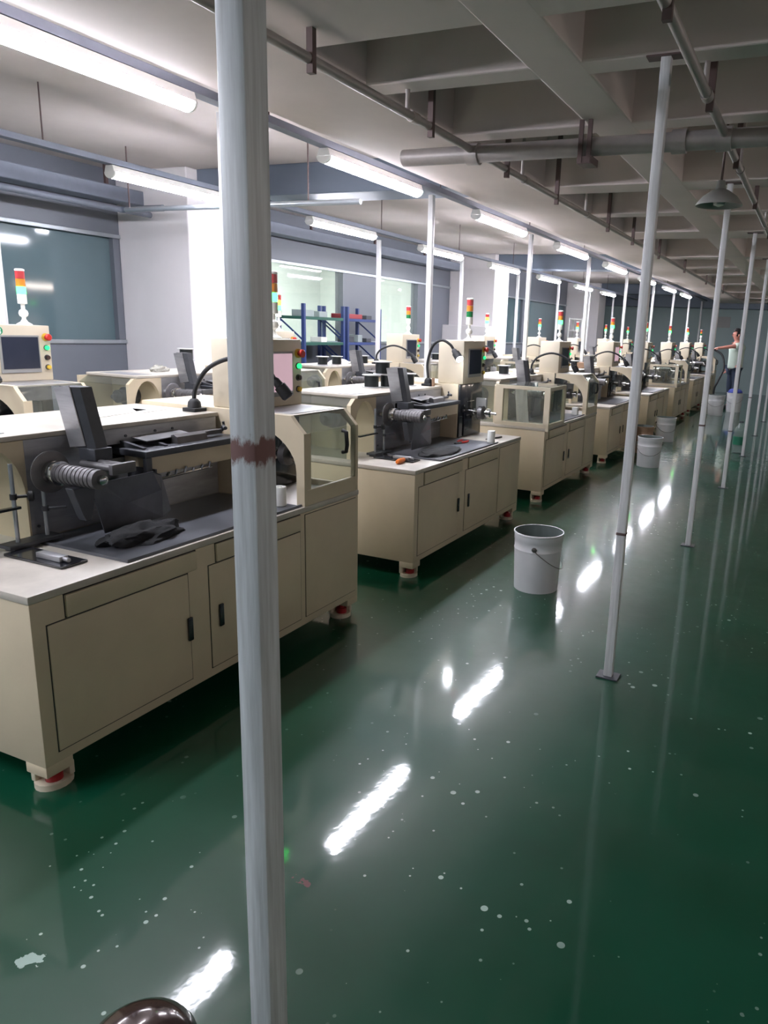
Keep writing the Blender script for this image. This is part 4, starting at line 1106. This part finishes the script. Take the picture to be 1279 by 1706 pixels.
# ------------------------------------------------------------------ person
def skin_obj(name, verts, edges, radii, mname, parent=None, root_i=0, sub=2):
    me = bpy.data.meshes.new(name)
    me.from_pydata([tuple(v) for v in verts], edges, [])
    o = bpy.data.objects.new(name, me); COL.objects.link(o)
    sk = o.modifiers.new('skin', 'SKIN')
    if not me.skin_vertices: me.skin_vertices.new(name='')
    for i, r in enumerate(radii):
        rr = r if isinstance(r, tuple) else (r, r)
        me.skin_vertices[0].data[i].radius = rr
        me.skin_vertices[0].data[i].use_root = (i == root_i)
    sk.use_smooth_shade = True
    ss = o.modifiers.new('sub', 'SUBSURF'); ss.levels = sub; ss.render_levels = sub
    me.materials.append(M[mname])
    if parent: o.parent = parent
    return o
def make_person(loc, rz, s):
    r = empty('person', loc, rz)
    r.scale = (s, s, s)
    V = []; E_ = []; R_ = []
    def add(p, rad, prev=None):
        V.append(p); R_.append(rad)
        if prev is not None: E_.append((prev, len(V) - 1))
        return len(V) - 1
    # facing -X
    pel = add((0, 0, 0.95), (0.13, 0.10)); wa = add((0.0, 0, 1.08), (0.125, 0.095), pel); ch = add((0.0, 0, 1.28), (0.15, 0.10), wa); sh = add((0.0, 0, 1.42), (0.12, 0.08), ch)
    nk = add((-0.02, 0, 1.50), 0.052, sh); hb = add((-0.045, 0, 1.565), 0.062, nk); hm = add((-0.055, 0, 1.63), (0.085, 0.095), hb); ht = add((-0.04, 0, 1.71), (0.07, 0.08), hm)
    for sd in (-1, 1):
        h = add((0, 0.09 * sd, 0.90), 0.095, pel); kn = add((-0.02 * sd, 0.10 * sd, 0.50), 0.062, h); an = add((0.02 * sd, 0.10 * sd, 0.09), 0.042, kn); ft = add((-0.08 + 0.02 * sd, 0.11 * sd, 0.035), 0.036, an); add((-0.15 + 0.02 * sd, 0.115 * sd, 0.028), 0.028, ft)
    # left arm (towards +y) hanging with bent elbow, right arm reaching forward and down over the pail
    def hand(prev, w, d, up):
        d = Vector(d).normalized(); up = Vector(up).normalized(); side = d.cross(up)
        pm = add(tuple(Vector(w) + d * 0.05), (0.034, 0.018), prev)
        for q, (o_, ln) in enumerate(((-0.027, 0.065), (-0.009, 0.075), (0.009, 0.07), (0.027, 0.055))):
            a = add(tuple(Vector(w) + d * 0.09 + side * o_), 0.0095, pm); bq = add(tuple(Vector(w) + d * (0.09 + ln * 0.5) + side * o_ - up * 0.012), 0.0085, a); add(tuple(Vector(w) + d * (0.09 + ln * 0.75) + side * o_ - up * 0.04), 0.0075, bq)
        a = add(tuple(Vector(w) + d * 0.035 - side * 0.036 - up * 0.01), 0.011, pm); add(tuple(Vector(w) + d * 0.075 - side * 0.045 - up * 0.03), 0.009, a)
    s1 = add((0.0, -0.18, 1.40), 0.062, sh); e1 = add((-0.27, -0.20, 1.37), 0.042, s1); w1 = add((-0.50, -0.16, 1.33), 0.030, e1); hand(w1, (-0.50, -0.16, 1.33), (-1, 0.1, -0.15), (0, 0, 1))
    s2 = add((0.02, 0.18, 1.39), 0.062, sh); e2 = add((0.06, 0.24, 1.12), 0.042, s2); w2 = add((-0.06, 0.22, 0.90), 0.030, e2); hand(w2, (-0.06, 0.22, 0.90), (-0.35, 0, -1), (0.9, 0, -0.35))
    skin_obj('body', V, E_, R_, 'skin', r)
    # shirt
    v = [(0, 0, 0.88), (0, 0, 1.08), (0, 0, 1.28), (0, 0, 1.425), (0, -0.185, 1.40), (-0.16, -0.195, 1.385), (0.02, 0.185, 1.39), (0.045, 0.225, 1.22)]
    skin_obj('shirt', v, [(0, 1), (1, 2), (2, 3), (3, 4), (4, 5), (3, 6), (6, 7)], [(0.185, 0.16), (0.175, 0.15), (0.19, 0.15), (0.14, 0.10), 0.088, 0.072, 0.088, 0.072], 'tee', r, 1)
    v = [(0, 0, 0.97)]; ed = []; ra = [(0.165, 0.14)]
    for sd in (-1, 1):
        i = len(v); v += [(0, 0.09 * sd, 0.88), (-0.02 * sd, 0.10 * sd, 0.50), (0.02 * sd, 0.10 * sd, 0.10)]; ra += [0.11, 0.078, 0.062]; ed += [(0, i), (i, i + 1), (i + 1, i + 2)]
    skin_obj('jeans', v, ed, ra, 'jeans', r, 0)
    for sd in (-1, 1):
        b = MB(); b.box(-0.20 + 0.02 * sd, 0.07 + 0.02 * sd, 0.11 * sd - 0.048, 0.11 * sd + 0.048, 0.0, 0.075, 0.025); b.build('shoe', 'shoe', r)
    h = bmesh.new(); bmesh.ops.create_icosphere(h, subdivisions=4, radius=1.0)
    for vv in list(h.verts):
        n = noise.noise(vv.co * 6) * 0.06
        vv.co = Vector((vv.co.x * (0.112 + n * 0.1), vv.co.y * (0.098 + n * 0.1), vv.co.z * (0.11 + n * 0.1)))
    bmesh.ops.delete(h, geom=[q for q in h.verts if (q.co.x < -0.055 and q.co.z < 0.045) or q.co.z < -0.075], context='VERTS')
    bmesh.ops.solidify(h, geom=list(h.faces), thickness=0.012)
    bb = MB(); bb.bm.free(); bb.bm = h; ho = bb.build('hair', 'hair', r); ho.location = (-0.035, 0, 1.665)
    b = MB(); b.lathe([(0.004, 0), (0.012, 0.01), (0.010, 0.03), (0.004, 0.045)], (-0.148, 0, 1.60), (0.15, 0, 1), 10); b.build('nose', 'skin', r)
    for sd in (-1, 1):
        b = MB(); b.lathe([(0.004, 0), (0.014, 0.01), (0.018, 0.03), (0.012, 0.05)], (-0.045, 0.09 * sd, 1.595), (0.15, 0.1 * sd, 1), 10); b.build('ear', 'skin', r)
        b = MB(); b.lathe([(0.002, 0), (0.009, 0.003), (0.009, 0.006)], (-0.138, 0.034 * sd, 1.640), (-1, 0, 0), 10); b.build('eye', 'hair', r)
    b = MB(); b.box(-0.137, -0.125, -0.024, 0.024, 1.573, 1.580, 0.002); b.build('mouth', 'red_knob', r)
    tag(r, 'person in a pale green T-shirt and dark jeans holding a dark hose, arm stretched out', 'person')
    return r
PERS = Vector((-1.66, 18.3, 0))
make_person(PERS, 0.55, 1.03)
hs = PERS + Vector((-0.60 * 0.85 * 1.03 + 0.15 * 0.52, -0.60 * 0.52 - 0.13, 1.29 * 1.03))
b = MB(); b.tube(spline([hs + Vector((-0.06, 0, 0.03)), hs + Vector((0.03, 0, -0.01)), hs + Vector((0.20, -0.05, -0.12)), hs + Vector((0.27, -0.15, -0.40)), hs + Vector((0.18, -0.25, -0.70)), (-1.98, 17.6, 0.45), (-1.97, 17.55, 0.02)], 8), 0.022, 10)
o = b.build('hose', 'rubber'); tag(o, 'dark flexible hose hanging from the hand of the person', 'hose')
